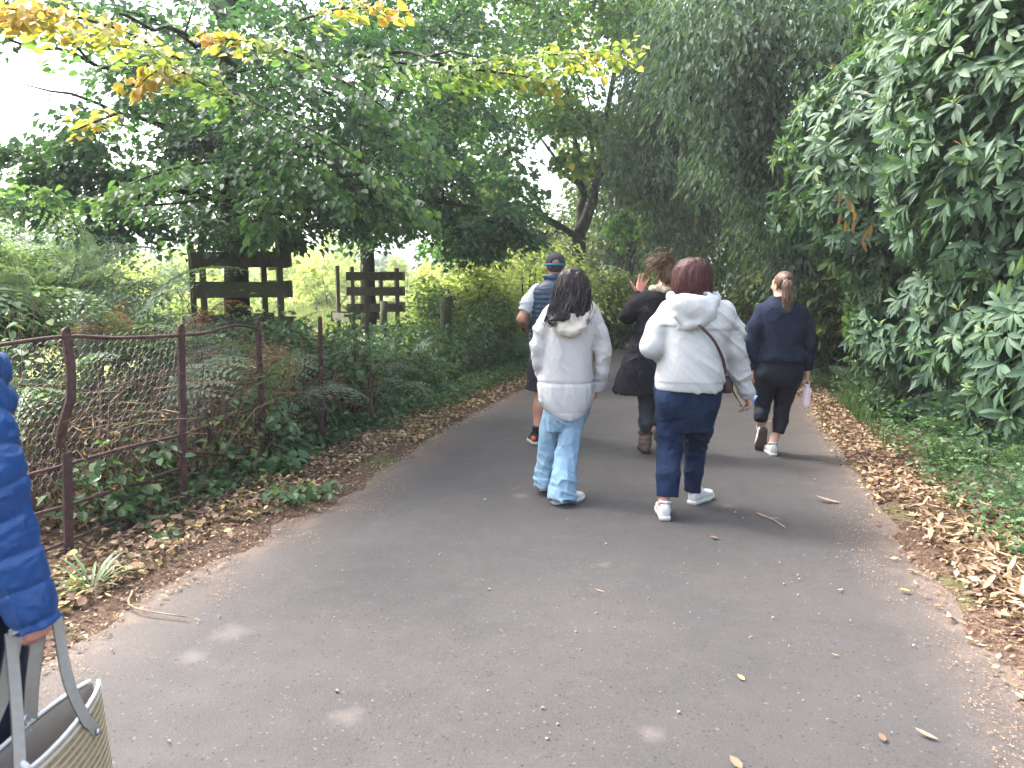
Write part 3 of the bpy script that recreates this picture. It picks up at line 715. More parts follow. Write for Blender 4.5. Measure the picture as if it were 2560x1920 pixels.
def fern(base, n, L, meshes, label, group, up=0.0, a0=None, spread=6.28, name="bracken_fern"):
    t = thing(name, base, label, "fern", group)
    for k in range(n):
        a = (a0 if a0 is not None else 0) + spread * (k + rng.random() * .7) / n - (spread / 2 if a0 is not None else 0)
        s = L * (.75 + .45 * rng.random())
        jx = rng.normal(size=3) * (V(.17, .17, .12) * L if L > .7 else V(.04, .04, .0)); jx[2] = -abs(jx[2])
        Mx = Matrix.Translation(Vector(base + jx)) @ Matrix.Rotation(a, 4, 'Z') @ Matrix.Rotation(R_(rng.normal() * 16) + up, 4, 'X') @ Matrix.Rotation(R_(rng.normal() * 22), 4, 'Y') @ Matrix.Scale(s, 4)
        inst("frond", meshes[rng.integers(len(meshes))], Mx, t)
    return t
GF = "bracken growing along the lane"
def onground(x, y, dz=0.0): return V(x, y, float(gz(x, y)) + dz)
# tall bank behind the wire, on the left
for k in range(54):
    y = 5.2 + 4.2 * rng.random(); dl = 1.1 + 3.6 * rng.random(); x = xl(y) - dl - .25
    if k > 30: y = 5.7 + 1.7 * rng.random(); x = -(.60 + .18 * rng.random()) * y; dl = 2
    uu_ = 512 + FPX * x / y; tall = sstep(160, 70, uu_)
    fern(onground(x, y, .05 + (.12 + 1.0 * tall) * (.6 + .4 * rng.random()) * min(1, dl / 2)), 6, .74 + .48 * tall + .2 * rng.random(), FP if k % 3 else FG, ("pale silvery bracken clump on the bank behind the wire fence" if k % 3 else "mid green bracken clump among the pale ones behind the wire fence"), GF)
for u, v_, Y_ in ((205, 288, 5.7), (120, 302, 5.3), (110, 300, 5.6)):
    p = P(u, v_, Y_); fern(p - V(0, 0, .3), 3, .62, FB, "withered rust-brown bracken hanging over the wire fence", "brown bracken over the fence")
# hedge along the lane beyond the fence
for k in range(46):
    y = 7.8 + 10.5 * rng.random() ** 1.2; x = xl(y) - 1.15 - 1.5 * rng.random()
    fern(onground(x, y, .15 * rng.random()), 6, .95 + .25 * rng.random(), FG[:3], "dark green bracken clump in the hedge beyond the iron fence", GF)
for k in range(9):
    y = 6.5 + 1.3 * rng.random(); x = -(.27 + .17 * rng.random()) * y; fern(onground(x, y, .25 + .2 * rng.random()), 6, .85 + .15 * rng.random(), FP if k % 2 else FG, "bracken clump in front of the nearer tree guard", GF)
# right verge
for x, y, L in ((3.25, 4.75, .55), (3.5, 5.1, .62), (3.15, 4.35, .5), (3.45, 4.6, .55), (3.75, 5.6, .5), (3.9, 6.3, .55), (4.5, 10.2, .8), (4.7, 11.3, .8), (4.35, 9.3, .6), (5.3, 13.2, .9)):
    fern(onground(x, y, .02), 5, L, [FG[0], FG[2]], "small green fern at the foot of the rhododendron", "ferns on the right verge")

# ------------------------------------------------------------------ undergrowth that nobody could count
M_UNDER = leaf_mat("bramble_leaf", [(.0, (.018, .042, .020)), (.4, (.048, .102, .042)), (.7, (.105, .180, .078)), (.9, (.20, .23, .06)), (1, (.36, .27, .05))], .35, .48, .4)
M_DRY = leaf_mat("dry_stalk", [(.0, (.05, .032, .02)), (.5, (.15, .095, .055)), (1, (.34, .24, .15))], .15, .85, .1)
mb = MB(); tg_ = MB()
def bush_patch(n, xf, yr, zr, R, per, L, tint, kind='d'):
    for _ in range(n):
        y = yr[0] + (yr[1] - yr[0]) * rng.random(); x = xf(y); z = float(gz(x, y)) + zr[0] + (zr[1] - zr[0]) * rng.random() ** 1.3
        uu_ = 512 + FPX * x / y; vv_ = 286 + FPX * (CAM_H - z - .18) / y
        if (322 < uu_ < 418 and vv_ < 316) or (175 < uu_ < 300 and vv_ < 296): continue      # the boards of the guards stay in the open
        clump_leaves(mb, V(x, y, z), R * (.6 + .7 * rng.random()), per, unit(V(.6, -.6, .3) + rng.normal(size=3) * .4), np.clip(tint + rng.normal() * .13, .02, .85), L, L * .72, thick=.45, kind=kind, sig=.08)
bush_patch(30, lambda y: xl(y) - .66 - .5 * rng.random(), (4.2, 7.4), (.05, .55), .2, 22, .065, .5, 'l')
bush_patch(95, lambda y: xl(y) - .85 - 2.6 * rng.random() - .35, (4.6, 8.6), (.05, .85), .26, 34, .07, .42)
bush_patch(50, lambda y: xl(y) - 1.6 - 3.0 * rng.random(), (4.8, 9.5), (.4, .95), .28, 40, .06, .50)
bush_patch(110, lambda y: xl(y) - 1.0 - 1.7 * rng.random(), (7.6, 11.5), (.05, .80), .28, 60, .07, .36)
bush_patch(150, lambda y: xl(y) - 1.0 - 1.9 * rng.random(), (10.5, 20), (.05, 1.2), .32, 70, .075, .36)
bush_patch(70, lambda y: xl(y) - 1.5 - 1.9 * rng.random(), (11, 20), (.9, 1.3), .26, 70, .075, .48)
bush_patch(60, lambda y: xr(y) + 1.3 + 1.3 * rng.random(), (8.8, 22), (.05, .8), .3, 60, .08, .36)
bush_patch(26, lambda y: -(.25 + .17 * rng.random()) * y, (6.6, 7.9), (.5, 1.12), .24, 45, .065, .52)
obj("undergrowth", mb, M_UNDER, smooth=False, kind="stuff", label="tangled green bramble and nettle undergrowth on both banks")
mb = MB()
for _ in range(1100):                                       # dead stalks and tangle behind the wire
    y = 4.2 + 4.0 * rng.random(); x = xl(y) - .78 - .95 * rng.random() ** .8 - .12; z = float(gz(x, y))
    h = .35 + .8 * rng.random() ** 1.4; d = rng.normal(size=3) * .35; d[2] = .8 + .4 * rng.random()
    p0 = V(x, y, z + rng.random() * .35); p1 = p0 + unit(d) * h * .6; p2 = p1 + unit(d + V(rng.normal() * .7, rng.normal() * .7, -.9)) * h * .5
    mb.tube(cat_rom([p0, p1, p2], 5), np.linspace(.0035, .0015, 5), 3, rng.random(), False)
n_ = 4200
y = 4.1 + 4.2 * rng.random(n_); x = xl(y) - .80 - 1.0 * rng.random(n_); z = gz(x, y) + .65 * rng.random(n_) ** 1.5
leaf_batch(mb, np.stack([x, y, z], -1), rdir(n_), rdir(n_), .05, .022, rng.random(n_), 'd', .3, .3)
n_ = 900; c0 = P(272, 372, 6.35); d = rdir(n_)                # the bleached dry knot between the third and fourth posts
leaf_batch(mb, c0 + d * rng.random(n_)[:, None] ** .5 * V(.22, .2, .26), rdir(n_), rdir(n_), .09, .008, .75 + .25 * rng.random(n_), 'd', .3, .3)
obj("dead_stalks", mb, M_DRY, smooth=False, kind="stuff", label="dry brown stalks and withered leaves caught behind the wire")
mb = MB()                                                   # ivy and low herbs creeping on the verges
def creep(n, yf, df, left, L, tint, hmax):
    y = yf(n); d = df(n); x = np.where(left, xl(y) - d, xr(y) + d); ok = fbm2(x, y, .9, 61) + .25 * n2(x, y, 4, 62) > .52
    x, y = x[ok], y[ok]; m = len(x); z = gz(x, y) + .01 + hmax * rng.random(m) ** 2
    ax = rdir(m); ax[:, 2] *= .35; N = V(0, 0, 1) + rng.normal(size=(m, 3)) * .45
    leaf_batch(mb, np.stack([x, y, z], -1), ax, N, L * (.6 + .7 * rng.random(m)), L * .8 * (.6 + .7 * rng.random(m)), np.clip(tint + rng.normal(size=m) * .15, 0, .85), 'l', .15, .15)
creep(17000, lambda n: 7.0 + 12 * rng.random(n) ** 1.3, lambda n: .32 + 1.2 * rng.random(n) ** .8, True, .058, .48, .18)
creep(1600, lambda n: 4.3 + 3 * rng.random(n), lambda n: .62 + .8 * rng.random(n), True, .055, .45, .14)
creep(11000, lambda n: 3.6 + 10 * rng.random(n) ** 1.2, lambda n: .36 + 1.2 * rng.random(n), False, .042, .46, .36)
obj("ivy", mb, M_UNDER, smooth=False, kind="stuff", label="low ivy and seedlings creeping over the leaf litter")
M_GRASS = leaf_mat("verge_grass", [(.0, (.03, .055, .02)), (.5, (.075, .125, .05)), (.85, (.14, .18, .09)), (1, (.30, .27, .14))], .35, .6, .25)
mb = MB()
def blades(n, x, y, h, tint, lean=.5):
    z = gz(x, y); a = rng.random(n) * 6.28; d = np.stack([np.cos(a), np.sin(a), np.zeros(n)], -1)
    ax = unit(V(0, 0, 1) + d * lean * rng.random(n)[:, None]); hh = h * (.5 + .8 * rng.random(n))
    leaf_batch(mb, np.stack([x, y, z], -1) + ax * hh[:, None] * .5, ax, d + rng.normal(size=(n, 3)) * .2, hh, .007 + .004 * rng.random(n), np.clip(tint + rng.normal(size=n) * .18, 0, 1), 's', .1, .35)
n_ = 9000; y = 3.7 + 5.4 * rng.random(n_); x = xr(y) + .34 + np.maximum(0, 4.4 - y) * .35 + .95 * rng.random(n_) ** 1.1; ok = fbm2(x, y, 1.3, 71) > .46; blades(ok.sum(), x[ok], y[ok], .19, .40, 1.5)
n_ = 2600; y = 8 + 9 * rng.random(n_); x = xr(y) + .5 + 1.0 * rng.random(n_); blades(n_, x, y, .25, .45)
n_ = 16000; y = 14 + 30 * rng.random(n_); x = xl(y) - 3.5 - 16 * rng.random(n_); 
leaf_batch(mb, np.stack([x, y, gz(x, y) + .25], -1), V(0, 0, 1) + rng.normal(size=(n_, 3)) * .35, rdir(n_), .7, .05, .8 + .2 * rng.random(n_), 'd')
obj("grass", mb, M_GRASS, smooth=False, kind="stuff", label="fine grass on the right verge and rough grass in the meadow")

# ------------------------------------------------------------------ single plants one can point at
def leafy_plant(name, label, base, stems, L, tint, h, group=None, spread=.35, cat="plant", per=9, target=None):
    t = thing(name, base, label, cat, group); base = np.asarray(base, float); sm = MB(); lm = MB()
    for k in range(stems):
        a = 6.28 * k / stems + rng.random(); e = base + V(math.cos(a) * spread * rng.random(), math.sin(a) * spread * rng.random(), h * (.6 + .5 * rng.random()))
        if target is not None: e = np.asarray(target) + rng.normal(size=3) * V(spread, spread * .6, spread) * .5
        q = cat_rom([base, base * .5 + e * .5 + V(0, 0, h * .12), e], 9); sm.tube(q, np.linspace(.005, .002, 9), 4, .3, False)
        i = rng.integers(3, 9, per); C = q[i] + rng.normal(size=(per, 3)) * .03; ax = rdir(per); ax[:, 2] = -.25
        C = C + unit(ax) * L * .5
        s = .65 + .55 * rng.random(per)
        leaf_batch(lm, C, ax, V(0, -.2, 1) + rng.normal(size=(per, 3)) * .35, L * s, L * .74 * s, np.clip(tint + rng.normal(size=per) * .08, 0, 1), 'l', .12, .2)
    obj("stem", sm, M_DRY, t); obj("foliage", lm, M_UNDER, t, smooth=False, kind="stuff")
for lb, p, st, L, tn, h, sp in (
    ("broad-leaved green plant at the foot of the second rusty post", G(214, 498), 7, .085, .62, .16, .2), ("broad-leaved green plant between the second and third rusty posts, on the leaf litter", G(290, 478), 8, .10, .60, .2, .22),
    ("low spreading plant reaching from the third post to the tarmac", G(300, 503), 14, .075, .56, .12, .45), ("green plant behind the lowest bar, right of the first post", G(118, 540) + V(-.1, .15, .03), 9, .085, .6, .3, .3),
    ("short green plant on the litter left of the yellow leaves", G(165, 548), 5, .06, .55, .08, .14), ("leafy bramble sprouting beside the last post, over the litter", G(395, 425), 10, .07, .5, .3, .3),
    ("bright yellow-green sapling in front of the third post", G(256, 470) + V(-.1, .15, 0), 5, .09, .74, .62, .16), ("green seedling cluster at the end of the iron fence", G(405, 405), 12, .07, .48, .25, .4)):
    leafy_plant("bramble_plant", lb, p, st, L, tn, h, "bramble plants along the iron fence", sp)
leafy_plant("bramble_plant", "fresh pale green bramble climbing over the last two rusty posts", G(368, 430) + V(-.12, 0, .05), 22, .085, .60, 1.0, "bramble plants along the iron fence", .34, per=11, target=P(362, 345, 7.15))
leafy_plant("bramble_plant", "young nettle-like plant with pale leaves at the far left behind the wire", G(25, 575) + V(-.3, .5, 0), 10, .07, .66, .9, "bramble plants along the iron fence", .3, per=12, target=P(28, 330, 4.9))
t = thing("grass_tuft", G(92, 598), "bright green grass tuft growing in the litter at the tarmac edge", "grass tuft")
mb = MB(); b_ = G(92, 598)
for k in range(22):
    a = rng.random() * 6.28; e = b_ + V(math.cos(a) * .12, math.sin(a) * .10, .07 + .09 * rng.random()); m_ = (b_ + e) / 2 + V(0, 0, .05)
    leaf_batch(mb, ((m_ + e) / 2)[None], (e - b_)[None], V(0, 0, 1)[None], .19, .015, [.62 + .1 * rng.random()], 's', .1, .35)
obj("blades", mb, M_UNDER, t, kind="stuff")

# ------------------------------------------------------------------ fallen leaves
M_LIT = leaf_mat("fallen_leaf", [(.0, (.045, .029, .022)), (.3, (.125, .077, .052)), (.55, (.235, .150, .100)), (.75, (.36, .26, .18)), (.9, (.45, .345, .16)), (1, (.48, .36, .09))], .12, .7, .2)
mb = MB()
def litter(n, y, d, left, L, Wf, t0, t1, kind, lift=.035, thr=None):
    x = np.where(left, xl(y) - d, xr(y) + d)
    if thr is not None:
        ok = fbm2(x, y, 1.7, 81) > thr; x, y = x[ok], y[ok]
    m = len(x); z = np.maximum(gz(x, y), -.005 + .012) + .006 + lift * rng.random(m) ** 1.5
    ax = rdir(m); ax[:, 2] *= .3; N = V(0, 0, 1) + rng.normal(size=(m, 3)) * .42; s = .55 + .7 * rng.random(m)
    leaf_batch(mb, np.stack([x, y, z], -1), ax, N, L * s, L * Wf * s, np.clip(t0 + (t1 - t0) * rng.random(m) ** 1.2, 0, 1), kind, .3, -.22)
litter(4200, 2.3 + 5.4 * rng.random(4200), .20 + .56 * rng.random(4200), True, .046, .6, .12, .95, 'l')
litter(3600, 3.9 + 4.4 * rng.random(3600), .7 + 1.3 * rng.random(3600), True, .055, .6, .05, .62, 'd')
litter(6000, 7 + 14 * rng.random(6000) ** 1.4, .05 + .75 * rng.random(6000), True, .055, .6, .3, 1., 'd')
litter(3000, 2.2 + 2.8 * rng.random(3600), .16 + .85 * rng.random(3600) ** 1.15, False, .088, .26, .30, .86, 's', .06)
litter(3600, 2.2 + 5.4 * rng.random(3600), .10 + .42 * rng.random(3600), False, .06, .5, .12, .86, 'd')
litter(5200, 5.0 + 12 * rng.random(5200) ** 1.3, -.02 + .38 * rng.random(5200), False, .055, .55, .2, .9, 'd')
litter(900, 2.4 + 8 * rng.random(900), -.12 + .35 * rng.random(900), False, .04, .5, .3, .85, 'd', .01)
litter(1500, 2.4 + 8 * rng.random(1500), -.10 + .3 * rng.random(1500), True, .028, .5, .3, .8, 'd', .006)
n_ = 22000                                                   # crumbs and chips along both tarmac edges
y = 2.0 + 9 * rng.random(n_) ** 1.3; lf = rng.random(n_) < .5; d = -.42 + .72 * rng.random(n_) ** .7
x = np.where(lf, xl(y) - d, xr(y) + d); keep = fbm2(x, y, 2.4, 91) > .36 + np.clip(-d, 0, 1) * .5; x, y = x[keep], y[keep]; m = len(x)
ax = rdir(m); ax[:, 2] *= .1; leaf_batch(mb, np.stack([x, y, np.maximum(gz(x, y), 0.004) + .009], -1), ax, V(0, 0, 1) + rng.normal(size=(m, 3)) * .25, .010 * (.4 + rng.random(m)), .007, .30 + .42 * rng.random(m), 'd', .1, .1)
obj("leaf_litter", mb, M_LIT, smooth=False, kind="stuff", label="brown leaf litter and crumbs lining both edges of the lane")
def lit_mesh(k, kind, w):
    m_ = MB(); leaf_batch(m_, np.zeros((1, 3)), V(0, 1, 0)[None], V(0, 0, 1)[None], 1., w, [k], kind, .16, -.2)
    me = m_.mesh("fallen_leaf"); me.materials.append(M_LIT); return me
LM = {"tan": [lit_mesh(.72, 's', .26), lit_mesh(.8, 's', .22), lit_mesh(.62, 's', .28)], "brown": [lit_mesh(.35, 'l', .6), lit_mesh(.5, 'l', .55), lit_mesh(.45, 'l', .7)], "yellow": [lit_mesh(.95, 'l', .62), lit_mesh(.88, 'l', .55)]}
def fallen(p, L, kind, rz, label, group=None, tilt=0.25):
    Mx = Matrix.Translation(Vector(p)) @ Euler((rng.normal() * tilt, rng.normal() * tilt, rz), 'XYZ').to_matrix().to_4x4() @ Matrix.Scale(L, 4)
    ms = LM[kind]; inst("fallen_leaf", ms[rng.integers(len(ms))], Mx, None, label=label, category="leaf", **({"group": group} if group else {}))
for k in range(100):
    y = 2.5 + 2.3 * rng.random() ** 1.2; x = xr(y) + .12 + (.75 - .16 * max(0, y - 3.2)) * rng.random() ** 1.1
    fallen(V(x, y, max(float(gz(x, y)), .006) + .035 + .05 * rng.random()), .065 + .055 * rng.random(), "tan", rng.random() * 6.28, "long tan leaf lying in the drift along the right verge", "tan leaves in the right-hand drift")
for k in range(90):
    y = 2.7 + 2.6 * rng.random() ** 1.2; x = xl(y) - .10 - .62 * rng.random()
    ye = rng.random() < .3
    fallen(V(x, y, max(float(gz(x, y)), .006) + .03 + .03 * rng.random()), .045 + .03 * rng.random(), "yellow" if ye else "brown", rng.random() * 6.28,
           "yellow leaf lying on the litter below the iron fence" if ye else "brown leaf lying on the litter below the iron fence", "yellow leaves below the fence" if ye else "brown leaves below the fence")
for (u, v_), L, kd, rz, lb in (((33, 661), .085, "yellow", 1.3, "yellow leaf on the tarmac beside the straw bag"), ((741, 678), .035, "yellow", .6, "small yellow leaf alone in the middle of the near tarmac"), ((828, 501), .16, "tan", 1.2, "long curled leaf on the tarmac right of the white-jacketed woman's feet"),
      ((714, 538), .05, "brown", 1.5, "orange-brown leaf on the tarmac just nearer than the white shoes"), ((926, 735), .07, "tan", .9, "pale leaf on the tarmac near the lower right corner"), ((882, 738), .04, "brown", 0, "small brown leaf beside the pale leaf near the lower right corner"), ((736, 764), .06, "brown", .4, "leaf on the tarmac at the bottom edge"),
      ((835, 655), .035, "tan", 1.5, "small tan leaf on the tarmac left of the leaf drift"), ((905, 591), .055, "yellow", 1.5, "yellow leaf lying at the edge of the right-hand drift"), ((770, 422), .07, "yellow", 1.5, "yellowish leaf on the tarmac behind the navy-topped woman"), ((566, 440), .05, "yellow", 1, "pale yellow leaf on the tarmac right of the blue jeans"),
      ((600, 591), .05, "tan", 1.4, "tan leaf in the centre of the lane"), ((945, 505), .06, "brown", .2, "brown leaf just outside the long curled leaf"), ((840, 590), .05, "tan", 2.2, "pale tan leaf between the twig and the drift")):
    fallen(G(u, v_, .014), L, kd, rz, lb, tilt=.05)
# grit and small twigs on the tarmac
M_GRIT = plain("pale_grit", (.26, .24, .215), .9, .2)
mb = MB(); n_ = 260; y = 1.7 + 7.5 * rng.random(n_) ** 1.6; x = xl(y) + .2 + (xr(y) - xl(y) - .4) * rng.random(n_)
for a, b in zip(x, y):
    s = .002 + .005 * rng.random() ** 3; mb.box((a, b, .013 + s * .3), (s * 2, s * 1.4, s), Euler((rng.random(), rng.random(), rng.random() * 3)).to_matrix())
obj("grit", mb, M_GRIT, smooth=False, kind="stuff", label="pale grit scattered over the tarmac")
M_TWIG = bark_mat("dry_twig", (.16, .11, .07), (.32, .25, .17))
def twig(a, b, r, lb, bend=.03):
    m_ = MB(); a = np.asarray(a); b = np.asarray(b); md = (a + b) / 2 + V(bend, bend * .5, .004); q = cat_rom([a, md, b], 8); m_.tube(q, np.linspace(r, r * .5, 8), 5)
    m_.tube(cat_rom([q[3], q[3] + (b - a) * .12 + V(.02, .02, .006), q[3] + (b - a) * .2 + V(.035, .02, .002)], 4), r * .45, 4)
    obj("twig", m_, M_TWIG, base=a, label=lb, category="twig")
twig(G(757, 513, .02), G(785, 527, .02), .006, "straight pale twig lying on the tarmac right of the white shoes", .01)
twig(G(133, 590, .03), G(187, 617, .025), .006, "thin curved twig at the left tarmac edge below the grass tuft", -.10)
twig(G(88, 555, .04), G(150, 520, .05), .006, "thin dark twig lying in the litter under the lowest bar", .02)
for (u0, v0, u1, v1), lb in (((128, 435, 165, 365), "pale broken stick leaning behind the wire between the first two posts"), ((219, 408, 221, 366), "short pale upright stick behind the wire, right of the second post")):
    a = P(u0, v0, 5.3 if u0 < 200 else 6.0); b = P(u1, v1, 5.2 if u0 < 200 else 6.0); a[2] = gz(a[0], a[1])
    twig(a, b, .011, lb, .02)

# ------------------------------------------------------------------ the old iron estate fence
n = NT("rusty_iron"); a = n.noise(26, 5, .65); b = n.noise(6, 3)
c = n.ramp(a, [(.3, (.035, .018, .016)), (.52, (.080, .038, .034)), (.75, (.13, .062, .052))]); c = n.mix(n.ramp(b, [(.5, 0.0), (.72, .6)]), c, (.045, .034, .034))
n.bump(a, .5, .006); M_RUST = n.set(c, .75, .35)
M_WIRE = plain("grey_wire", (.15, .155, .165), .55, .4, .3)
M_MOSSW = bark_mat("mossy_wood", (.055, .055, .035), (.13, .125, .085), (.075, .095, .045), 14)
M_OLDW = bark_mat("weathered_plank", (.050, .044, .030), (.125, .112, .080), (.075, .085, .045), 12)
PB = [G(68.5, 558), G(184, 515), G(261.5, 472), G(322.6, 451), G(374, 435)]
PT = [P(66, 333, 4.05), P(181, 328.5, 4.78), P(258, 324, 5.9), P(320, 319.5, 6.66), P(366.6, 317, 7.4)]
PB = [np.array((p[0], p[1], float(gz(p[0], p[1])) - .06)) for p in PB]
FA = thing("iron_fence", PB[1], "rusty iron estate fence with bent bars and sagging chicken wire", "fence")
def bar_flat(mb, pts, w, th, ny):
    """flat bar with rectangular section along pts, wide along the fence"""
    pts = np.asarray(pts, float); ny = unit(ny); m = len(pts); tg = unit(np.gradient(pts, axis=0)); side = unit(np.cross(tg, ny)); nn = np.cross(side, tg)
    v = np.stack([pts + side*w/2 + nn*th/2, pts - side*w/2 + nn*th/2, pts - side*w/2 - nn*th/2, pts + side*w/2 - nn*th/2], 1).reshape(-1, 3)
    f = []
    for i in range(m - 1):
        for j in range(4): f.append([i*4+j, i*4+(j+1) % 4, (i+1)*4+(j+1) % 4, (i+1)*4+j])
    f += [[3, 2, 1, 0], [(m-1)*4 + k for k in range(4)]]; mb.add(v, f)
fn = unit(V(1, -.28, 0))
for k in range(5):
    mb = MB(); b_, t_ = PB[k], PT[k]; w = .058
    if k == 0:
        mid = P(67, 452, 4.02); bar_flat(mb, [b_, b_ * .5 + mid * .5, mid], w, .012, fn)
        up = [P(59, 448, 4.0), P(63, 425, 4.0), P(71, 398, 4.03), P(70.5, 365, 4.05), t_]; bar_flat(mb, up, w, .012, fn)
    else: bar_flat(mb, [b_, b_ * .5 + t_ * .5 + rng.normal(size=3) * .004, t_], w, .013, fn)
    q = unit(np.cross(V(0, 0, 1), fn)); a_ = np.linspace(0, math.pi, 7)                       # rounded head of the bar
    ctr = t_; pr = [ctr + q * math.cos(x) * w / 2 + V(0, 0, 1) * math.sin(x) * w / 2 for x in a_]
    v = np.array([p + fn * .0066 for p in pr] + [p - fn * .0066 for p in pr]); fcs = [list(range(7)), list(range(13, 6, -1))] + [[i, i + 7, i + 8, i + 1] for i in range(6)]; mb.add(v, fcs)
    for h in (.30, .55, .8):                                                                   # bolt heads
        p = b_ + (t_ - b_) * h if k else b_ + V(0, 0, .4 * h)
        mb.tube([p + fn * .004, p + fn * .013], .008, 6)
    obj("post", mb, M_RUST, FA, smooth=False)
def on(k, h): return PB[k] + (PT[k] - PB[k]) * h
lext = lambda p, q, s: p + (p - q) * s
rails = [[P(-40, 353, 3.55), P(0, 345, 3.72), on(0, .985), P(120, 338, 4.4), on(1, .965)],
         [on(1, .965), P(205, 333, 5.05), P(232, 326, 5.5), P(246, 326, 5.7), on(2, .965)],
         [P(-40, 496, 3.4), P(30, 474.5, 3.85), P(62, 466, 4.02), P(125, 448, 4.4), P(181, 435, 4.77), P(220, 421, 5.3), P(259, 407, 5.9), P(300, 400, 6.35)],
         [P(-40, 540, 3.4), P(37, 514, 3.85), P(66, 506, 4.02), P(120, 488, 4.4), P(181, 468, 4.77)],
         [P(-40, 583, 3.4), P(44, 551, 3.85), P(68, 541, 4.02), P(120, 520, 4.4), P(183, 495, 4.77), P(225, 480, 5.3), P(261, 467, 5.9), P(322, 447, 6.66), P(374, 430, 7.4)],
         [on(3, .46), P(345, 392, 7.0), on(4, .40)], [on(1, .40) + V(0, 0, -.05), P(225, 455, 5.35), on(2, .10)]]
for q in rails:
    mb = MB(); mb.tube(cat_rom(q, len(q) * 5), .0105, 8); obj("rail", mb, M_RUST, FA)
# chicken wire, hung on the far side of the bars
mb = MB(); cw, ch = .052, .045
edges = {}
def wire_pt(s, h):
    """s runs along the fence in metres from before the first post; h height"""
    a = np.array([lext(PB[0], PB[1], 1.0), PB[0], PB[1], PB[2], PB[3]]); d = np.concatenate([[0], np.cumsum(np.linalg.norm(np.diff(a, axis=0), axis=1))])
    p = np.array([np.interp(s, d, a[:, i]) for i in range(3)]); s3 = d[3]
    sag = max(0, (s - s3 + .15)) * 1.1 if s > s3 - .15 else 0
    z = h - sag * (h - .35) * .75
    off = -.02 - .10 * noise3(V(s * 1.6, h * 2, 0), 4) - .05 * noise3(V(s * 5, h * 5, 1), 5)
    return V(p[0], p[1], p[2] + .06 + z + .05 * (noise3(V(s * 2.2, 0, 3), 6) - .5)) + fn * off
L_tot = 4.35
seg = []
for i in range(int(L_tot / (cw * 1.0))):
    for j in range(int(.82 / ch)):
        x0 = i * cw + (j % 2) * cw / 2; y0 = .36 + j * ch
        a_, b_, c_, d_2 = (x0, y0), (x0, y0 + ch * .62), (x0 - cw / 2, y0 + ch), (x0 + cw / 2, y0 + ch)
        if rng.random() < .02: continue
        seg += [(a_, b_), (b_, c_), (b_, d_2)]
for a_, b_ in seg:
    p, q = wire_pt(*a_), wire_pt(*b_); mb.tube([p, q], .0012 if abs(a_[0] - b_[0]) > .01 else .0018, 3, .5, False)
obj("wire_mesh", mb, M_WIRE, FA, kind="stuff")

# mossy wooden stake behind the wire, stakes in the hedge and the thin post at the bend
def stake(label, b_, t_, r, mat, group=None):
    mb = MB(); q = cat_rom([b_, b_ * .5 + t_ * .5 + rng.normal(size=3) * .01, t_], 7); mb.tube(q, r * (1 + rng.normal(size=7) * .04), 10); obj("wooden_post", mb, mat, base=b_, label=label, category="post", **({"group": group} if group else {}))
b_ = P(92, 440, 5.25); b_[2] = float(gz(b_[0], b_[1])) - .05; stake("mossy round wooden post close behind the chicken wire", b_, P(89, 318, 5.3), .078, M_MOSSW)
b_ = P(446, 330, 12.0); b_[2] = 0; stake("grey wooden post standing up out of the bracken hedge left of the man", b_, P(446, 297, 12.0), .10, M_OLDW)
b_ = P(384, 340, 11.6); b_[2] = 0; stake("pale squared stake in front of the farther tree guard", b_, P(384, 301, 11.6), .055, M_OLDW)
b_ = P(741, 335, 23.0); b_[2] = 0; stake("thin dark post beside the far bend of the lane", b_, P(741, 292, 23.0), .035, plain("dark_post", (.012, .012, .012)))

# ------------------------------------------------------------------ wooden guards round the two hornbeams
def guard(label, c, side, rot, hs, hpost, hp=.17):
    t = thing("tree_guard", c, label, "tree guard", "wooden tree guards")
    ca, sa = math.cos(rot), math.sin(rot); A, B = V(ca, sa, 0), V(-sa, ca, 0); h = side / 2
    cs = [c + A*h*i + B*h*j for i, j in ((-1, -1), (1, -1), (1, 1), (-1, 1))]
    Rz = np.array([[ca, -sa, 0], [sa, ca, 0], [0, 0, 1]])
    for i, p in enumerate(cs):
        mb = MB(); hh = hpost + rng.normal() * .05; mb.box(p + V(0, 0, hh / 2 - .08), (.062, .062, hh + .16), Rz); obj("post", mb, M_OLDW, t, smooth=False)
    for i in range(4):
        p, q = cs[i], cs[(i + 1) % 4]; d = unit(q - p); out = np.cross(d, V(0, 0, 1))
        Rr = np.stack([d, out, V(0, 0, 1)], 1)
        for z in hs[i]:
            tilt = rng.normal() * .02; R2 = Rr @ np.array(Euler((0, tilt, 0)).to_matrix())
            mb = MB(); mb.box((p + q) / 2 + out * (.045 + .014 + (.028 if i % 2 else 0)) + V(0, 0, z), (side + .24, .026, hp), R2); obj("plank", mb, M_OLDW, t, smooth=False)
guard("weathered plank guard round the nearer hornbeam, half hidden by bracken", bA + V(0, .0, -.1), .80, R_(30), [(1.70, 1.38, 1.0), (1.70, 1.40, .9), (1.0,), (1.0,)], 1.92)
guard("weathered plank guard round the farther hornbeam, three boards showing", bB + V(0, .0, -.1), .78, R_(30), [(1.58, 1.33, 1.06, .7), (1.6, 1.34, 1.08), (.9,), (.9,)], 1.72, .14)

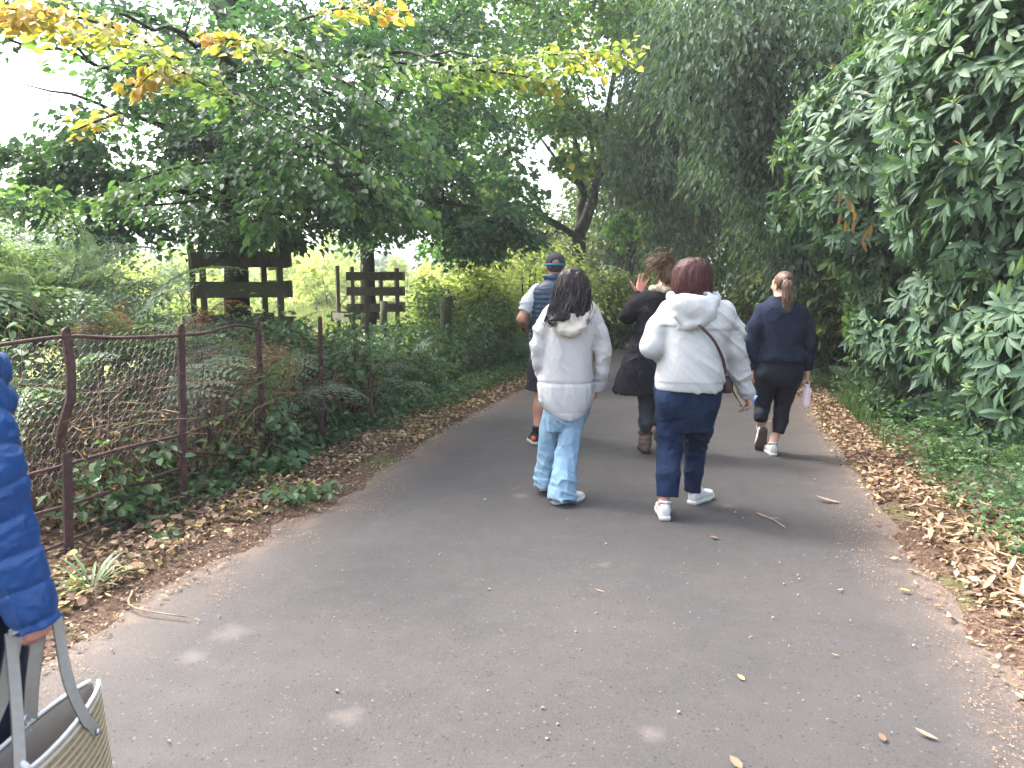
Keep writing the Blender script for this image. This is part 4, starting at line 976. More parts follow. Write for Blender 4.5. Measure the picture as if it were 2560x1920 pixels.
# ------------------------------------------------------------------ soft solids for figures and clothes
def _arr(a): return np.asarray(a, float)
class SDF:
    def __init__(s): s.pr = []; s.post = []
    def _add(s, lo, hi, f, k, op): s.pr.append((_arr(lo), _arr(hi), f, k, op)); return s
    def cone(s, a, b, ra, rb, k=.02, fn=None, ff=1.0, op='u', ridge=None, flat=False):
        a, b = _arr(a), _arr(b); ab = b - a; L2 = max(1e-9, ab @ ab); r = max(ra, rb) * max(1, ff)
        def f(X, Y, Z):
            x, y, z = X - a[0], Y - a[1], Z - a[2]
            tr = (x*ab[0] + y*ab[1] + z*ab[2]) / L2; t = np.clip(tr, 0, 1); x, y, z = x - t*ab[0], y - t*ab[1], z - t*ab[2]
            if fn is not None:
                c = (x*fn[0] + y*fn[1] + z*fn[2]) * (1/ff - 1); x, y, z = x + c*fn[0], y + c*fn[1], z + c*fn[2]
            rr = ra + t*(rb - ra)
            if ridge: rr = rr + ridge[1] * (np.abs(np.sin(math.pi * (t * ridge[0] + ridge[2]))) ** .6 - .8)
            d = np.sqrt(x*x + y*y + z*z) - rr
            return np.maximum(d, (tr - 1) * math.sqrt(L2)) if flat else d
        return s._add(np.minimum(a, b) - r, np.maximum(a, b) + r, f, k, op)
    def chain(s, pts, rs, k=.02, flat=False, **kw):
        for i in range(len(pts) - 1): s.cone(pts[i], pts[i+1], rs[i], rs[i+1], k, flat=flat and i == len(pts) - 2, **kw)
        return s
    def ell(s, c, r, R=None, k=.02, op='u'):
        c, r = _arr(c), _arr(r); R = np.eye(3) if R is None else _arr(R); e = np.sqrt((R**2 @ (r**2)))
        def f(X, Y, Z):
            x, y, z = X - c[0], Y - c[1], Z - c[2]
            q = [(R[0, i]*x + R[1, i]*y + R[2, i]*z) / r[i] for i in range(3)]
            k0 = np.sqrt(q[0]**2 + q[1]**2 + q[2]**2); k1 = np.sqrt(sum((q[i]/r[i])**2 for i in range(3)))
            return k0 * (k0 - 1) / (k1 + 1e-6)
        return s._add(c - e, c + e, f, k, op)
    def loft(s, rows, n=2.3, hd=0.0, k=.02, op='u', cap=.01):
        """rows of (z, cx, cy, rx, ry)"""
        q = np.array(sorted(map(tuple, rows))); m = 60; q = cat_rom(q, m) if len(q) > 2 else q
        q = q[np.argsort(q[:, 0])]; z0, z1 = q[0, 0], q[-1, 0]; ca, sa = math.cos(hd), math.sin(hd)
        e = np.maximum(q[:, 3], q[:, 4]); lo = V((q[:, 1] - e).min(), (q[:, 2] - e).min(), z0); hi = V((q[:, 1] + e).max(), (q[:, 2] + e).max(), z1)
        def f(X, Y, Z):
            I = lambda i: np.interp(Z, q[:, 0], q[:, i])
            x, y = X - I(1), Y - I(2); x, y = x*ca + y*sa, -x*sa + y*ca; rx, ry = np.maximum(I(3), .004), np.maximum(I(4), .004)
            d = ((np.abs(x/rx)**n + np.abs(y/ry)**n) ** (1/n) - 1) * np.minimum(rx, ry)
            c = np.maximum(Z - z1, z0 - Z); return np.maximum(d, c)
        return s._add(lo, hi, f, k, op)
    def cut(s, p, nrm, k=.004):
        p, nrm = _arr(p), unit(nrm)
        s.pr.append((None, None, lambda X, Y, Z: (X - p[0])*nrm[0] + (Y - p[1])*nrm[1] + (Z - p[2])*nrm[2], k, 'i')); return s
    def build(s, h):
        B = [p for p in s.pr if p[0] is not None and p[4] == 'u']; pad = 4 * h
        lo = np.min([p[0] for p in B], 0) - pad - .02; hi = np.max([p[1] for p in B], 0) + pad + .02; n = np.ceil((hi - lo) / h).astype(int) + 1
        A = np.full(n, 1.0, np.float32); ax = [lo[i] + h * np.arange(n[i]) for i in range(3)]
        for a, b, f, k, op in s.pr:
            if a is None: i0, i1 = np.zeros(3, int), n
            else:
                m = k + pad; i0 = np.clip(((a - m - lo) / h).astype(int), 0, n - 1); i1 = np.clip(((b + m - lo) / h).astype(int) + 2, 1, n)
            sl = tuple(slice(i0[i], i1[i]) for i in range(3))
            d = f(ax[0][sl[0]][:, None, None], ax[1][sl[1]][None, :, None], ax[2][sl[2]][None, None, :]).astype(np.float32); o = A[sl]
            if op == 'u': q = np.maximum(k - np.abs(o - d), 0) / max(k, 1e-6); A[sl] = np.minimum(o, d) - q*q*k*.25
            else:
                if op == 's': d = -d
                q = np.maximum(k - np.abs(o - d), 0) / max(k, 1e-6); A[sl] = np.maximum(o, d) + q*q*k*.25
        for fn_ in s.post:
            mk = np.abs(A) < .035; ii = np.argwhere(mk); A[mk] += fn_(lo + ii * h).astype(np.float32)
        A[0], A[-1] = 1, 1; A[:, 0], A[:, -1] = 1, 1; A[:, :, 0], A[:, :, -1] = 1, 1
        return surfnets(A, lo, h)
def surfnets(A, lo, h):
    S = A < 0; c = np.zeros(np.array(A.shape) - 1, np.uint8); o8 = [(i, j, k) for i in (0, 1) for j in (0, 1) for k in (0, 1)]
    sh = c.shape
    for i, j, k in o8: c += S[i:i+sh[0], j:j+sh[1], k:k+sh[2]]
    mx = (c > 0) & (c < 8); ix = np.full(sh, -1, np.int64); ii = np.argwhere(mx); ix[mx] = np.arange(len(ii))
    acc = np.zeros((len(ii), 3)); cnt = np.zeros(len(ii))
    val = {o: A[ii[:, 0]+o[0], ii[:, 1]+o[1], ii[:, 2]+o[2]] for o in o8}
    for a in o8:
        for axn in range(3):
            if a[axn] == 0:
                b = list(a); b[axn] = 1; b = tuple(b); va, vb = val[a], val[b]; cr = (va < 0) != (vb < 0)
                t = np.where(cr, va / np.where(va - vb == 0, 1, va - vb), 0); p = np.repeat(np.array(a, float)[None], len(ii), 0); p[:, axn] += t
                acc[cr] += p[cr]; cnt[cr] += 1
    v = lo + h * (ii + acc / np.maximum(cnt, 1)[:, None]); F = []
    for axn in range(3):
        u, w = (axn + 1) % 3, (axn + 2) % 3
        s0 = [slice(None)] * 3; s1 = [slice(None)] * 3; s0[axn] = slice(0, -1); s1[axn] = slice(1, None); a, b = S[tuple(s0)], S[tuple(s1)]
        e = np.argwhere(a != b); e = e[(e[:, u] > 0) & (e[:, w] > 0) & (e[:, u] < sh[u]) & (e[:, w] < sh[w])]
        fl = a[e[:, 0], e[:, 1], e[:, 2]]; q = []
        for du, dw in ((-1, -1), (0, -1), (0, 0), (-1, 0)):
            t = e.copy(); t[:, u] += du; t[:, w] += dw; q.append(ix[t[:, 0], t[:, 1], t[:, 2]])
        q = np.stack(q, 1); q[~fl] = q[~fl][:, ::-1]; F.append(q)
    F = np.concatenate(F); F = F[(F >= 0).all(1)]
    # two rounds of light smoothing
    for lam in (.5,):
        sm = np.zeros_like(v); ct = np.zeros(len(v)); 
        for a in range(4):
            i, j = F[:, a], F[:, (a+1) % 4]
            for d in range(3): sm[:, d] += np.bincount(i, v[j, d], len(v)) + np.bincount(j, v[i, d], len(v))
            ct += np.bincount(i, minlength=len(v)) + np.bincount(j, minlength=len(v))
        v = v + lam * (sm / np.maximum(ct, 1)[:, None] - v)
    return v, F
def decimate(me, ratio):
    o = bpy.data.objects.new("tmp", me); COL.objects.link(o); m = o.modifiers.new("d", 'DECIMATE'); m.ratio = ratio
    dg = bpy.context.evaluated_depsgraph_get(); dg.update(); r = bpy.data.meshes.new_from_object(o.evaluated_get(dg)); bpy.data.objects.remove(o); bpy.data.meshes.remove(me); return r
def solid(name, sdf, h, mat, parent, ratio=None, **k):
    v, f = sdf.build(h); mb = MB(); mb.add(v, f)
    me = mb.mesh(name, True, BASE[parent.name] if parent is not None else None, tint=False)
    if ratio: me = decimate(me, ratio); me.polygons.foreach_set("use_smooth", np.ones(len(me.polygons), bool)); me.name = name
    return obj(name, me, mat, parent, **k)
def rotz(a): c, s = math.cos(a), math.sin(a); return np.array([[c, -s, 0], [s, c, 0], [0, 0, 1]])
def rotx(a): c, s = math.cos(a), math.sin(a); return np.array([[1, 0, 0], [0, c, -s], [0, s, c]])
def roty(a): c, s = math.cos(a), math.sin(a); return np.array([[c, 0, s], [0, 1, 0], [-s, 0, c]])

# ------------------------------------------------------------------ anatomy
def head(S, c, yaw=0.0, pit=0.0, s=1.0, female=True):
    """head centred on c, looking along +Y turned by yaw; returns a local-to-place function"""
    R = rotz(yaw) @ rotx(pit); q = lambda *a: _arr(c) + R @ (_arr(a) * s); e = lambda p, r, k=.02, op='u': S.ell(q(*p), _arr(r) * s, R, k, op)
    e((0, -.012, .03), (.074, .092, .088)); e((0, .028, -.03), (.058, .062, .084), .03); e((0, .052, -.088), (.030, .026, .024), .03)
    e((0, .078, .03), (.050, .014, .012), .02)
    for x in (-1, 1):
        e((x * .031, .094, .010), (.016, .012, .010), .012, 's'); e((x * .038, .072, -.022), (.022, .02, .02), .02)
        e((x * .076, -.006, -.012), (.010, .019, .030), .008); e((x * .081, -.002, -.012), (.006, .010, .017), .006, 's')
    S.cone(q(0, .088, .012), q(0, .108, -.026), .008 * s, .013 * s, .014)
    for x in (-1, 1): e((x * .012, .098, -.030), (.009, .010, .007), .008)
    e((0, .086, -.056), (.022, .010, .007), .008); e((0, .084, -.068), (.019, .011, .008), .006); e((0, .098, -.0615), (.020, .006, .0015), .003, 's')
    return q, R
def eyes(par, q, R, s=1.0):
    for x in (-1, 1):
        S = SDF(); S.ell(q(x * .031, .078, .010), _arr((.0125, .0125, .0125)) * s, R); solid("eye", S, .003, M_EYE, par)
def hand(S, w, f, n, right, s=1.0, curl=.35, spread=.12, thumb=.6, tcurl=.3):
    """wrist w, fingers along f, palm facing n"""
    w, f, n = _arr(w), unit(f), unit(n); n = unit(n - f * (f @ n)); side = np.cross(f, n) * (1 if right else -1)    # towards the thumb
    kn = []
    for i, o in enumerate((.030, .010, -.010, -.029)):
        kp = w + f * (.088 - .004 * abs(i - 1)) * s + side * o * s - n * .004 * s; kn.append(kp)
        S.cone(w + f * .012 * s + side * o * .55 * s, kp, .0150 * s, .0118 * s, .014)
    for i, (kp, ln) in enumerate(zip(kn, (.076, .085, .078, .060))):
        d = unit(f + side * spread * (1.2, .35, -.4, -1.2)[i]); p = kp
        for j, fr in enumerate((.46, .31, .23)):
            a = curl * (.75, 1.0, .75)[j] * (1 + .12 * i); d = unit(d * math.cos(a) + n * math.sin(a)); p2 = p + d * ln * fr * s
            S.cone(p, p2, (.0092 - .0008 * j) * s, (.0084 - .0008 * j) * s, .003 if j else .008); p = p2
    p = w + f * .022 * s + side * .026 * s + n * .006 * s; d = unit(side * thumb + f * .75 + n * .25)
    S.cone(w + f * .01 * s + side * .012 * s, p, .016 * s, .0145 * s, .014)
    for j, ln in enumerate((.040, .030, .024)):
        p2 = p + d * ln * s; S.cone(p, p2, (.0135 - .0014 * j) * s, (.0122 - .0016 * j) * s, .006); p = p2; d = unit(d * math.cos(tcurl) + (n * .7 + f * .5) * math.sin(tcurl))
    return kn
def shoe(par, heel, yaw, pitch=0.0, roll=0.0, L=.26, wd=.092, hh=.085, mu=None, ms=None, boot=0.0, label=None, toe=None):
    """heel = back of the sole on the ground; toe direction is +Y turned by yaw; pitch lifts the heel about the toe"""
    R = rotz(yaw) @ rotx(-pitch) @ roty(roll); heel = _arr(heel)
    st = [(-.004, .55, .70, 1.0), (.02, .70, .95, 1.02), (.06, .72, 1.0, 1.04), (.10, .74, 1.0, .96), (.14, .86, .88, .74), (.18, 1.0, .72, .58), (.215, 1.0, .60, .50), (.245, .82, .46, .42), (.262, .40, .30, .30)]
    def ring(y, w, z0, z1, pw, n=16):
        a = np.arange(n) * 2 * math.pi / n; ca, sa = np.cos(a), np.sin(a)
        return np.stack([np.sign(ca) * np.abs(ca) ** pw * w / 2, np.full(n, y), (z0 + z1) / 2 + np.sign(sa) * np.abs(sa) ** pw * (z1 - z0) / 2], 1)
    def lof(rings):
        mb = MB(); n = len(rings[0]); m = len(rings); v = np.concatenate(rings) @ R.T + heel; i = np.arange(m - 1)[:, None] * n; j = np.arange(n)[None]; j2 = (j + 1) % n
        f = [list(q) for q in np.stack([i + j, i + j2, i + n + j2, i + n + j], -1).reshape(-1, 4)] + [list(range(n))[::-1], [(m - 1) * n + k for k in range(n)]]
        mb.add(v, f); return mb
    sc = L / .262; up = []; so_ = []
    for y, w, wt, hz in st:
        y2 = y * sc; lift = .012 * max(0, (y - .17) / .09) ** 1.5
        up.append(ring(y2, wd * w * 1.0, .018 + lift, .018 + hh * hz + lift, .72)); so_.append(ring(y2 * 1.02 - .001, wd * w * 1.09, .0 + lift, .030 + lift, .35))
    o = obj("shoe", lof(up), mu, par, **({"label": label} if label else {})); md = o.modifiers.new("sub", 'SUBSURF'); md.levels = md.render_levels = 1
    o2 = obj("sole", lof(so_), ms, o)
    mb = MB()                                                       # collar and tongue/laces
    an = np.linspace(0, 2 * math.pi, 15); cp = np.stack([np.cos(an) * wd * .36, .052 * sc + np.sin(an) * .048 * sc, .018 + hh * 1.0 - np.sin(an) * .012], 1) @ R.T + heel
    mb.tube(cp, .007, 6, cap=False); obj("collar", mb, mu, o)
    mb = MB()
    for k in range(4):
        y = (.112 + .02 * k) * sc; z = .018 + hh * (.95 - .13 * k); w = wd * .30
        mb.tube((np.array([[-w, y, z - .012], [0, y + .004, z + .004], [w, y, z - .012]])) @ R.T + heel, .003, 5)
    obj("laces", mb, ms, o)
    q = lambda *a: _arr(a) @ R.T + heel
    return q
SK_L, SK_M, SK_D = (.46, .27, .195), (.36, .185, .125), (.26, .12, .08)
def skin(name, col):
    n = NT(name); c = n.ramp(n.noise(14, 4), [(.3, tuple(x * .9 for x in col)), (.7, (min(1, col[0] * 1.08), col[1] * 1.02, col[2] * 1.0))]); n.bump(n.noise(260, 2), .08, .002)
    n.b.inputs["Subsurface Weight"].default_value = .12; n.b.inputs["Subsurface Radius"].default_value = (.02, .008, .004); n.b.inputs["Subsurface Scale"].default_value = .5
    return n.set(c, .5, .4)
def hair_mat(name, c0, c1, c2, rough=.38, sc=(1, 1, .04)):
    n = NT(name); a = n.noise(170, 3, .6, sc3=sc); c = n.ramp(a, [(.28, c0), (.5, c1), (.75, c2)]); n.bump(a, .55, .004); return n.set(c, rough, .22)
M_EYE = plain("eye_white", (.7, .68, .65), .2, .5)
def strands(mb, roots, tips, r=.004, sag=.03, sides=4, wav=.01, m=7):
    for a, b in zip(roots, tips):
        a, b = _arr(a), _arr(b); md = (a + b) / 2 + V(rng.normal() * wav, rng.normal() * wav, sag); q = cat_rom([a, md, b], m); mb.tube(q, np.linspace(r, r * .25, m), sides, rng.random(), False)
def streak(amp, fx=110, fz=7, s=0):
    return lambda p: amp * (noise3(p * V(fx, fx, fz), s) - .5) * 2
def folds(amp, sc, s=0, R=None, mask=None):
    def f(p):
        q = p @ R.T if R is not None else p
        w = noise3(q * _arr(sc) + .6 * noise3(q * 6.0, s + 9)[:, None], s); w = 1 - np.abs(2 * w - 1); w2 = noise3(q * _arr(sc) * 2.3 + .4 * w[:, None], s + 4); w2 = 1 - np.abs(2 * w2 - 1)
        r = -amp * 1.25 * (w ** 5 - .18) - amp * .6 * (w2 ** 4 - .2)
        return r * (mask(p) if mask else 1)
    return f

# ------------------------------------------------------------------ people
M_SKL, M_SKM, M_SKW, M_SKR = skin("fair_skin", SK_L), skin("tanned_skin", SK_M), skin("warm_skin", (.36, .19, .135)), skin("flushed_skin", (.52, .255, .21))
M_SOLEW = plain("white_rubber", (.42, .42, .40), .6, .3); M_SHOEW = plain("white_canvas", (.50, .505, .48), .8, .2); M_SOLEB = plain("brown_rubber", (.085, .055, .045), .8, .2); M_SOLEK = plain("black_rubber", (.015, .015, .016), .8, .2)
def person(label, S, h, mat, base, ratio=.3):
    v, f = S.build(h); mb = MB(); mb.add(v, f); me = mb.mesh("person", True, base, tint=False); me = decimate(me, ratio); me.name = "person"
    me.polygons.foreach_set("use_smooth", np.ones(len(me.polygons), bool))
    return obj("person", me, mat, None, base, label=label, category="person")
def rows(Y, lst, n_ry):
    """(v, left u, right u, depth radius[, dY]) picture rows into loft rows"""
    out = []
    for q in lst:
        y = Y + (q[4] if len(q) > 4 else 0); c = P((q[1] + q[2]) / 2, q[0], y); out.append((c[2], c[0], y, M_(q[2] - q[1], q[0], y) / 2, q[3]))
    return out
def body(S, hd, neck, shL, elL, wrL, shR, elR, wrR, hpL, knL, anL, hpR, knR, anR, chest=.13, waist=.11, hip=.14, dp=.095, arm=(.047, .038, .027), leg=(.075, .052, .035)):
    mid = (shL + shR) / 2; hp = (hpL + hpR) / 2; w = np.linalg.norm(shR - shL) / 2
    S.cone(hd + V(0, -.012, -.06), neck, .052, .058, .03)
    zs = np.linspace(0, 1, 5); prof = [hip, hip * .98, waist, chest, w * .82]
    S.loft([(hp[2] - .05 + (mid[2] + .02 - hp[2] + .05) * t, hp[0] + (mid[0] - hp[0]) * t, hp[1] + (mid[1] - hp[1]) * t, r, dp * (1 if t < .9 else .75)) for t, r in zip(zs, prof)], k=.04)
    S.cone(shL, shR, .036, .036, .03); S.cone(mid, neck + V(0, 0, .01), .06, .052, .04)
    for a, b, c in ((shL, elL, wrL), (shR, elR, wrR)):
        S.cone(a, b, arm[0] * .88, arm[1] * .95, .02); S.cone(b, c, arm[1] * .95, arm[2], .02); S.ell(b * .74 + c * .26, (arm[1] * 1.0,) * 3, k=.02)
    for a, b, c in ((hpL, knL, anL), (hpR, knR, anR)):
        S.cone(a, b, leg[0] * .95, leg[1] * .92, .03); S.cone(b, c, leg[1] * .88, leg[2], .02); cf = b * .68 + c * .32 - V(0, .012, 0); S.ell(cf, (leg[1] * .90, leg[1] * .95, .10), k=.03)
def foot(S, an, heel, yaw, pitch=0.0, L=.25):
    R = rotz(yaw) @ rotx(-pitch); q = lambda *a: heel + R @ V(*a)
    S.cone(an, q(0, .05, .07), .031, .024, .02); S.cone(q(0, .04, .05), q(0, L - .07, .036), .020, .016, .02)

# ===== the woman in the white hooded jacket
Y0 = 4.75
hd = P(693, 278, 4.76); nk = P(693, 301, 4.74); shL, shR = P(668, 311, Y0), P(726, 311, Y0 - .01); elL, wrL = P(653, 347, 4.72), P(664, 357, 4.97)
elR, wrR = P(735, 352, 4.72), P(746.5, 393, 4.82); hpL, hpR = P(673, 397, 4.78), P(703, 397, 4.80); knL, knR = P(669, 447, 4.80), P(695.5, 446, 4.99)
heL, heR = G(665, 521, .012), G(691, 505, .004); anL, anR = heL + V(.0, .055, .10), heR + V(.02, .05, .09)
S = SDF(); q, R = head(S, hd, -.15, 0.05, .98); body(S, hd, nk, shL, elL, wrL, shR, elR, wrR, hpL, knL, anL, hpR, knR, anR, .17, .16, .17, .12, (.055, .045, .030), (.095, .052, .034))
foot(S, anL, heL, -.1); foot(S, anR, heR, -.75)
hand(S, wrL, V(.3, 1, .15), V(1, -.2, -.4), False, .92, .5)
hR = unit(V(.25, .12, -1)); hand(S, wrR, hR, V(-1, .1, -.2), True, .95, 1.0, .05, .35, .5)
WB = P(685, 515, 4.8); WB[2] = 0
pw_ = person("woman with a burgundy bob in a white hooded jacket and navy trousers, holding a notebook", S, .006, M_SKW, WB); eyes(pw_, q, R)
M_WJ = fabric("white_jacket_cotton", (.365, .382, .382), .8, .2, 800, .04, .12, .15); M_NAVYT = fabric("navy_twill", (.0035, .0135, .040), .85, .2, 900, .12, .15, .25)
S = SDF()
S.loft(rows(4.78, [(382, 655, 721, .165), (390, 654.5, 720.5, .172, -.005), (400, 655.2, 718.5, .17), (410, 656, 716.5, .155), (420, 657, 714, .13), (430, 658.5, 711, .10)], 0), 2.4, -.15, .03)
S.ell(P(673, 400, 4.70), (.10, .09, .11), k=.04); S.ell(P(703, 400, 4.72), (.10, .09, .11), k=.04)
S.chain([hpL + V(0, 0, -.03), P(670, 430, 4.79), knL, P(668.6, 475, 4.70), P(667.5, 496, 4.67)], [.108, .088, .077, .072, .067], .012, flat=True)
S.chain([hpR + V(0, 0, -.03), P(698, 430, 4.90), knR, P(694, 472, 4.98), P(692, 490, 5.02)], [.106, .090, .073, .063, .054], .012, flat=True)
S.post += [folds(.006, (5, 5, 11), 3, roty(.5)), folds(.010, (7, 7, 16), 5, None, lambda p: np.exp(-((p[:, 2] - knL[2] - .02) / .09) ** 2))]
solid("trousers", S, .0065, M_NAVYT, pw_)
S = SDF()
S.loft(rows(4.76, [(297.5, 679, 711, .085), (301, 668, 719, .12), (306, 664, 727, .145), (313, 661, 731, .165), (325, 660.5, 731, .18), (340, 661, 726, .185), (356, 659.5, 723, .19), (370, 657, 722.5, .195), (380, 655, 722.5, .195), (386, 654.5, 722, .19), (389.5, 656, 721, .185)], 0), 2.6, -.15, .03)
S.chain([P(670, 310, 4.76), P(658.5, 328, 4.74), P(652.5, 346, 4.72), wrL], [.064, .070, .073, .056], .03, flat=True)
S.chain([P(724, 310, 4.75), P(730, 330, 4.73), P(734, 350, 4.72), P(740.5, 372, 4.77), P(747.3, 394.5, 4.82)], [.064, .068, .066, .058, .048], .025, flat=True)
zy = P(690, 329.5, 4.6)[2]
def wj_post(p):
    bk = sstep(4.72, 4.66, p[:, 1]); x = p[:, 0]
    yk = bk * .010 * (1 / (1 + np.exp(-(p[:, 2] - zy - .02 * (x < 1.0)) / .0016))) * sstep(.88, .93, x) * sstep(1.42, 1.37, x)
    hem = .004 * (np.abs(((p[:, 2] - P(690, 384, 4.6)[2])) < .004)).astype(float)
    return -yk + hem
S.post += [folds(.013, (1.3, 2.5, 10), 11, roty(-.70), lambda p: sstep(1.0, 1.25, p[:, 0]) * .85 + .15), folds(.010, (3, 3, 13), 14, roty(.5), lambda p: sstep(1.36, 1.41, p[:, 0])), folds(.0025, (3, 3, 4), 17, roty(.3)), wj_post]
solid("jacket", S, .0065, M_WJ, pw_)
S = SDF()                                                     # hood lying on the back
hc = P(693, 311, 4.60); Rh = roty(.42) @ rotx(.22)
S.ell(hc, (.150, .070, .098), Rh, .02); S.ell(P(704, 303, 4.64), (.10, .06, .075), Rh, .04); S.ell(hc + V(.01, .035, .075), (.105, .05, .07), Rh, .02, 's')
S.chain([P(672, 303, 4.68), P(672, 297, 4.74), P(682, 294, 4.84), P(700, 294, 4.86), P(715, 297, 4.76), P(716, 303, 4.68)], [.030] * 6, .02)
S.chain([P(676, 316, 4.58), P(688, 326, 4.565), P(700, 323, 4.56), P(709, 312, 4.57), P(716, 300, 4.62)], [.016, .02, .02, .02, .018], .03)
S.post += [folds(.006, (7, 7, 3), 21, roty(.6))]
solid("hood", S, .006, M_WJ, pw_)
M_HBUR = hair_mat("burgundy_hair", (.016, .0045, .005), (.040, .0125, .0125), (.085, .032, .029), .5)
S = SDF()
S.loft(rows(4.75, [(257.8, 688, 699, .05), (259.5, 681.5, 704, .085), (264, 677, 708.5, .108), (270, 674, 711, .122), (278, 672.3, 712.2, .125), (286, 671.8, 712.4, .118), (292, 672.2, 711.6, .10), (296, 674.5, 710.5, .085)], 0), 2.2, -.1, .02)
S.cut(hd + V(0, .055, 0), V(0, 1, .25), .02); S.post += [streak(.0055, 75, 5, 2), streak(.003, 190, 9, 3)]
hr = solid("hair", S, .005, M_HBUR, pw_)
mb = MB(); ro, ti = [], []
for k in range(90):
    a = math.pi * (.95 + 1.1 * rng.random()) ; ro.append(hd + V(math.cos(a) * .108, math.sin(a) * .105, .06 - .06 * rng.random())); ti.append(hd + V(math.cos(a) * .122, math.sin(a) * .115, -.10 - .02 * rng.random()))
strands(mb, ro, [t_ for t_ in ti], .0028, .012, 3, .006); obj("strands", mb, M_HBUR, hr, kind="stuff")
for (he, yw) in ((heL, -.12), (heR, -.75)): shoe(pw_, he, yw, 0.0, 0, .255, .098, .090, M_SHOEW, M_SOLEW)
M_BRNL = plain("dark_plum_leather", (.035, .014, .016), .5, .4)
hb = thing("handbag", P(726, 388, 4.72), "small dark plum crossbody bag hanging at the white-jacketed woman's right hip", "handbag")
mb = MB(); q_ = cat_rom([P(690, 313, 4.70), P(695, 319.5, 4.60), P(699, 325.5, 4.545), P(707, 333, 4.545), P(714, 341.5, 4.55), P(719.5, 352, 4.575), P(723, 361, 4.62), P(725, 374, 4.68)], 26)
v = []; tg = unit(np.gradient(q_, axis=0)); sd_ = unit(np.cross(tg, V(0, -1, .1)))
bar_flat(mb, q_ + V(0, -.012, 0), .017, .004, V(0, -1, .05)); obj("strap", mb, M_BRNL, hb, smooth=False)
S = SDF(); c_ = P(724.5, 382.5, 4.86)
S.loft([(c_[2] - .06, c_[0], c_[1], .040, .085), (c_[2] - .04, c_[0], c_[1], .044, .095), (c_[2] + .02, c_[0], c_[1], .040, .09), (c_[2] + .055, c_[0], c_[1], .026, .08)], 3, 0, .01); solid("bag_body", S, .006, M_BRNL, hb)
mb = MB(); mb.tube(cat_rom([c_ + V(.052, -.06, .03), c_ + V(.058, -.03, -.01), c_ + V(.058, .03, -.01), c_ + V(.052, .06, .03)], 10), .004, 6); obj("flap_edge", mb, M_BRNL, hb)
nb = thing("notebook", P(740, 396, 4.86), "navy notebook with cream page edges gripped in the white-jacketed woman's right hand", "notebook")
a_, b_ = P(733, 385, 4.80), P(744.3, 404.5, 4.84); d = unit(b_ - a_); th_ = V(.15, 1, 0); th_ = unit(th_ - d * (th_ @ d)); Rn = np.stack([d, np.cross(th_, d), th_], 1)
ln = np.linalg.norm(b_ - a_) * 1.05; cc = (a_ + b_) / 2 + Rn[:, 2] * .07
M_PAPER = plain("page_edges", (.74, .64, .46), .8, .2, var=.06, scale=300); M_NBC = plain("navy_cover", (.012, .022, .075), .45, .4)
sgn = 1 if Rn[0, 1] > 0 else -1
mb = MB(); mb.box(cc, (ln * .97, .030, .142), Rn); obj("pages", mb, M_PAPER, nb, smooth=False)
for s_ in (-1, 1): mb = MB(); mb.box(cc + Rn[:, 1] * s_ * .0168, (ln, .0032, .148), Rn); obj("cover", mb, M_NBC, nb, smooth=False)
M_PEN = plain("blue_plastic", (.03, .16, .62), .25, .5, var=.03); M_PENL = plain("pale_blue_plastic", (.35, .55, .85), .25, .5, var=.03)
a_, b_ = P(745.6, 413, 4.83), P(756.2, 395.5, 4.86); pn = thing("pen", (a_ + b_) / 2, "blue ballpoint pen sticking out of the hand that grips the notebook", "pen")
mb = MB(); mb.tube([a_, a_ * .9 + b_ * .1, a_ * .3 + b_ * .7], [.0015, .0045, .0045], 8); obj("barrel", mb, M_PEN, pn)
mb = MB(); mb.tube([a_ * .3 + b_ * .7, b_], .0056, 8); mb.tube([a_ * .33 + b_ * .67 + V(.008, -.003, 0), b_ + V(.007, -.003, 0)], .0022, 5); obj("cap", mb, M_PENL, pn)

# ===== the girl in the long cream hooded coat and pale jeans
Y0 = 5.12
hd = P(572.5, 287, Y0 + .02); nk = P(572, 306, Y0); shL, shR = P(551, 314, Y0), P(594, 315, Y0); elL, wrL = P(538.5, 346, 5.10), P(543, 374, 5.2); elR, wrR = P(603, 350, 5.10), P(597, 386, 5.2)
hpL, hpR = P(557, 402, 5.14), P(579, 402, 5.14); knL, knR = P(549, 452, 5.24), P(567.5, 452, 5.10); heL, heR = G(543.5, 490, .035), G(553, 504.5, .004); heL = heL + V(0, -.03, 0); anL, anR = heL + V(0, .06, .09), heR + V(.055, .02, .09)
S = SDF(); q, R = head(S, hd, -.05, .08, .95); body(S, hd, nk, shL, elL, wrL, shR, elR, wrR, hpL, knL, anL, hpR, knR, anR, .13, .115, .14, .09, (.042, .034, .025), (.075, .05, .034)); foot(S, anL, heL, -.1); foot(S, anR, heR, -1.0)
hand(S, wrL, V(.15, .6, -.7), V(1, 0, 0), False, .88, .5); hand(S, wrR, V(-.1, .5, -.8), V(-1, 0, 0), True, .88, .5)
GB = P(560, 500, 5.15); GB[2] = 0
pg = person("girl with long loose dark hair in a long cream hooded coat and wide pale jeans", S, .006, M_SKL, GB); eyes(pg, q, R)
M_CRJ = fabric("cream_coat_cotton", (.375, .38, .382), .8, .2, 700, .04, .12, .15); M_CRL = fabric("cream_lining", (.40, .375, .325), .85, .15, 600, .04)
M_JEAN = fabric("pale_denim", (.175, .28, .37), .9, .15, 700, .13, .2, .3)
S = SDF()
S.loft(rows(5.14, [(392, 547, 589, .135), (402, 547, 587, .135), (412, 546.5, 586, .13), (420, 546.5, 585, .12), (430, 547, 582, .09)], 0), 2.3, 0, .03)
S.chain([P(556, 408, 5.15), P(551, 430, 5.2), knL, P(546, 472, 5.26), P(545.5, 486, 5.25)], [.084, .076, .072, .074, .080], .012, flat=True)
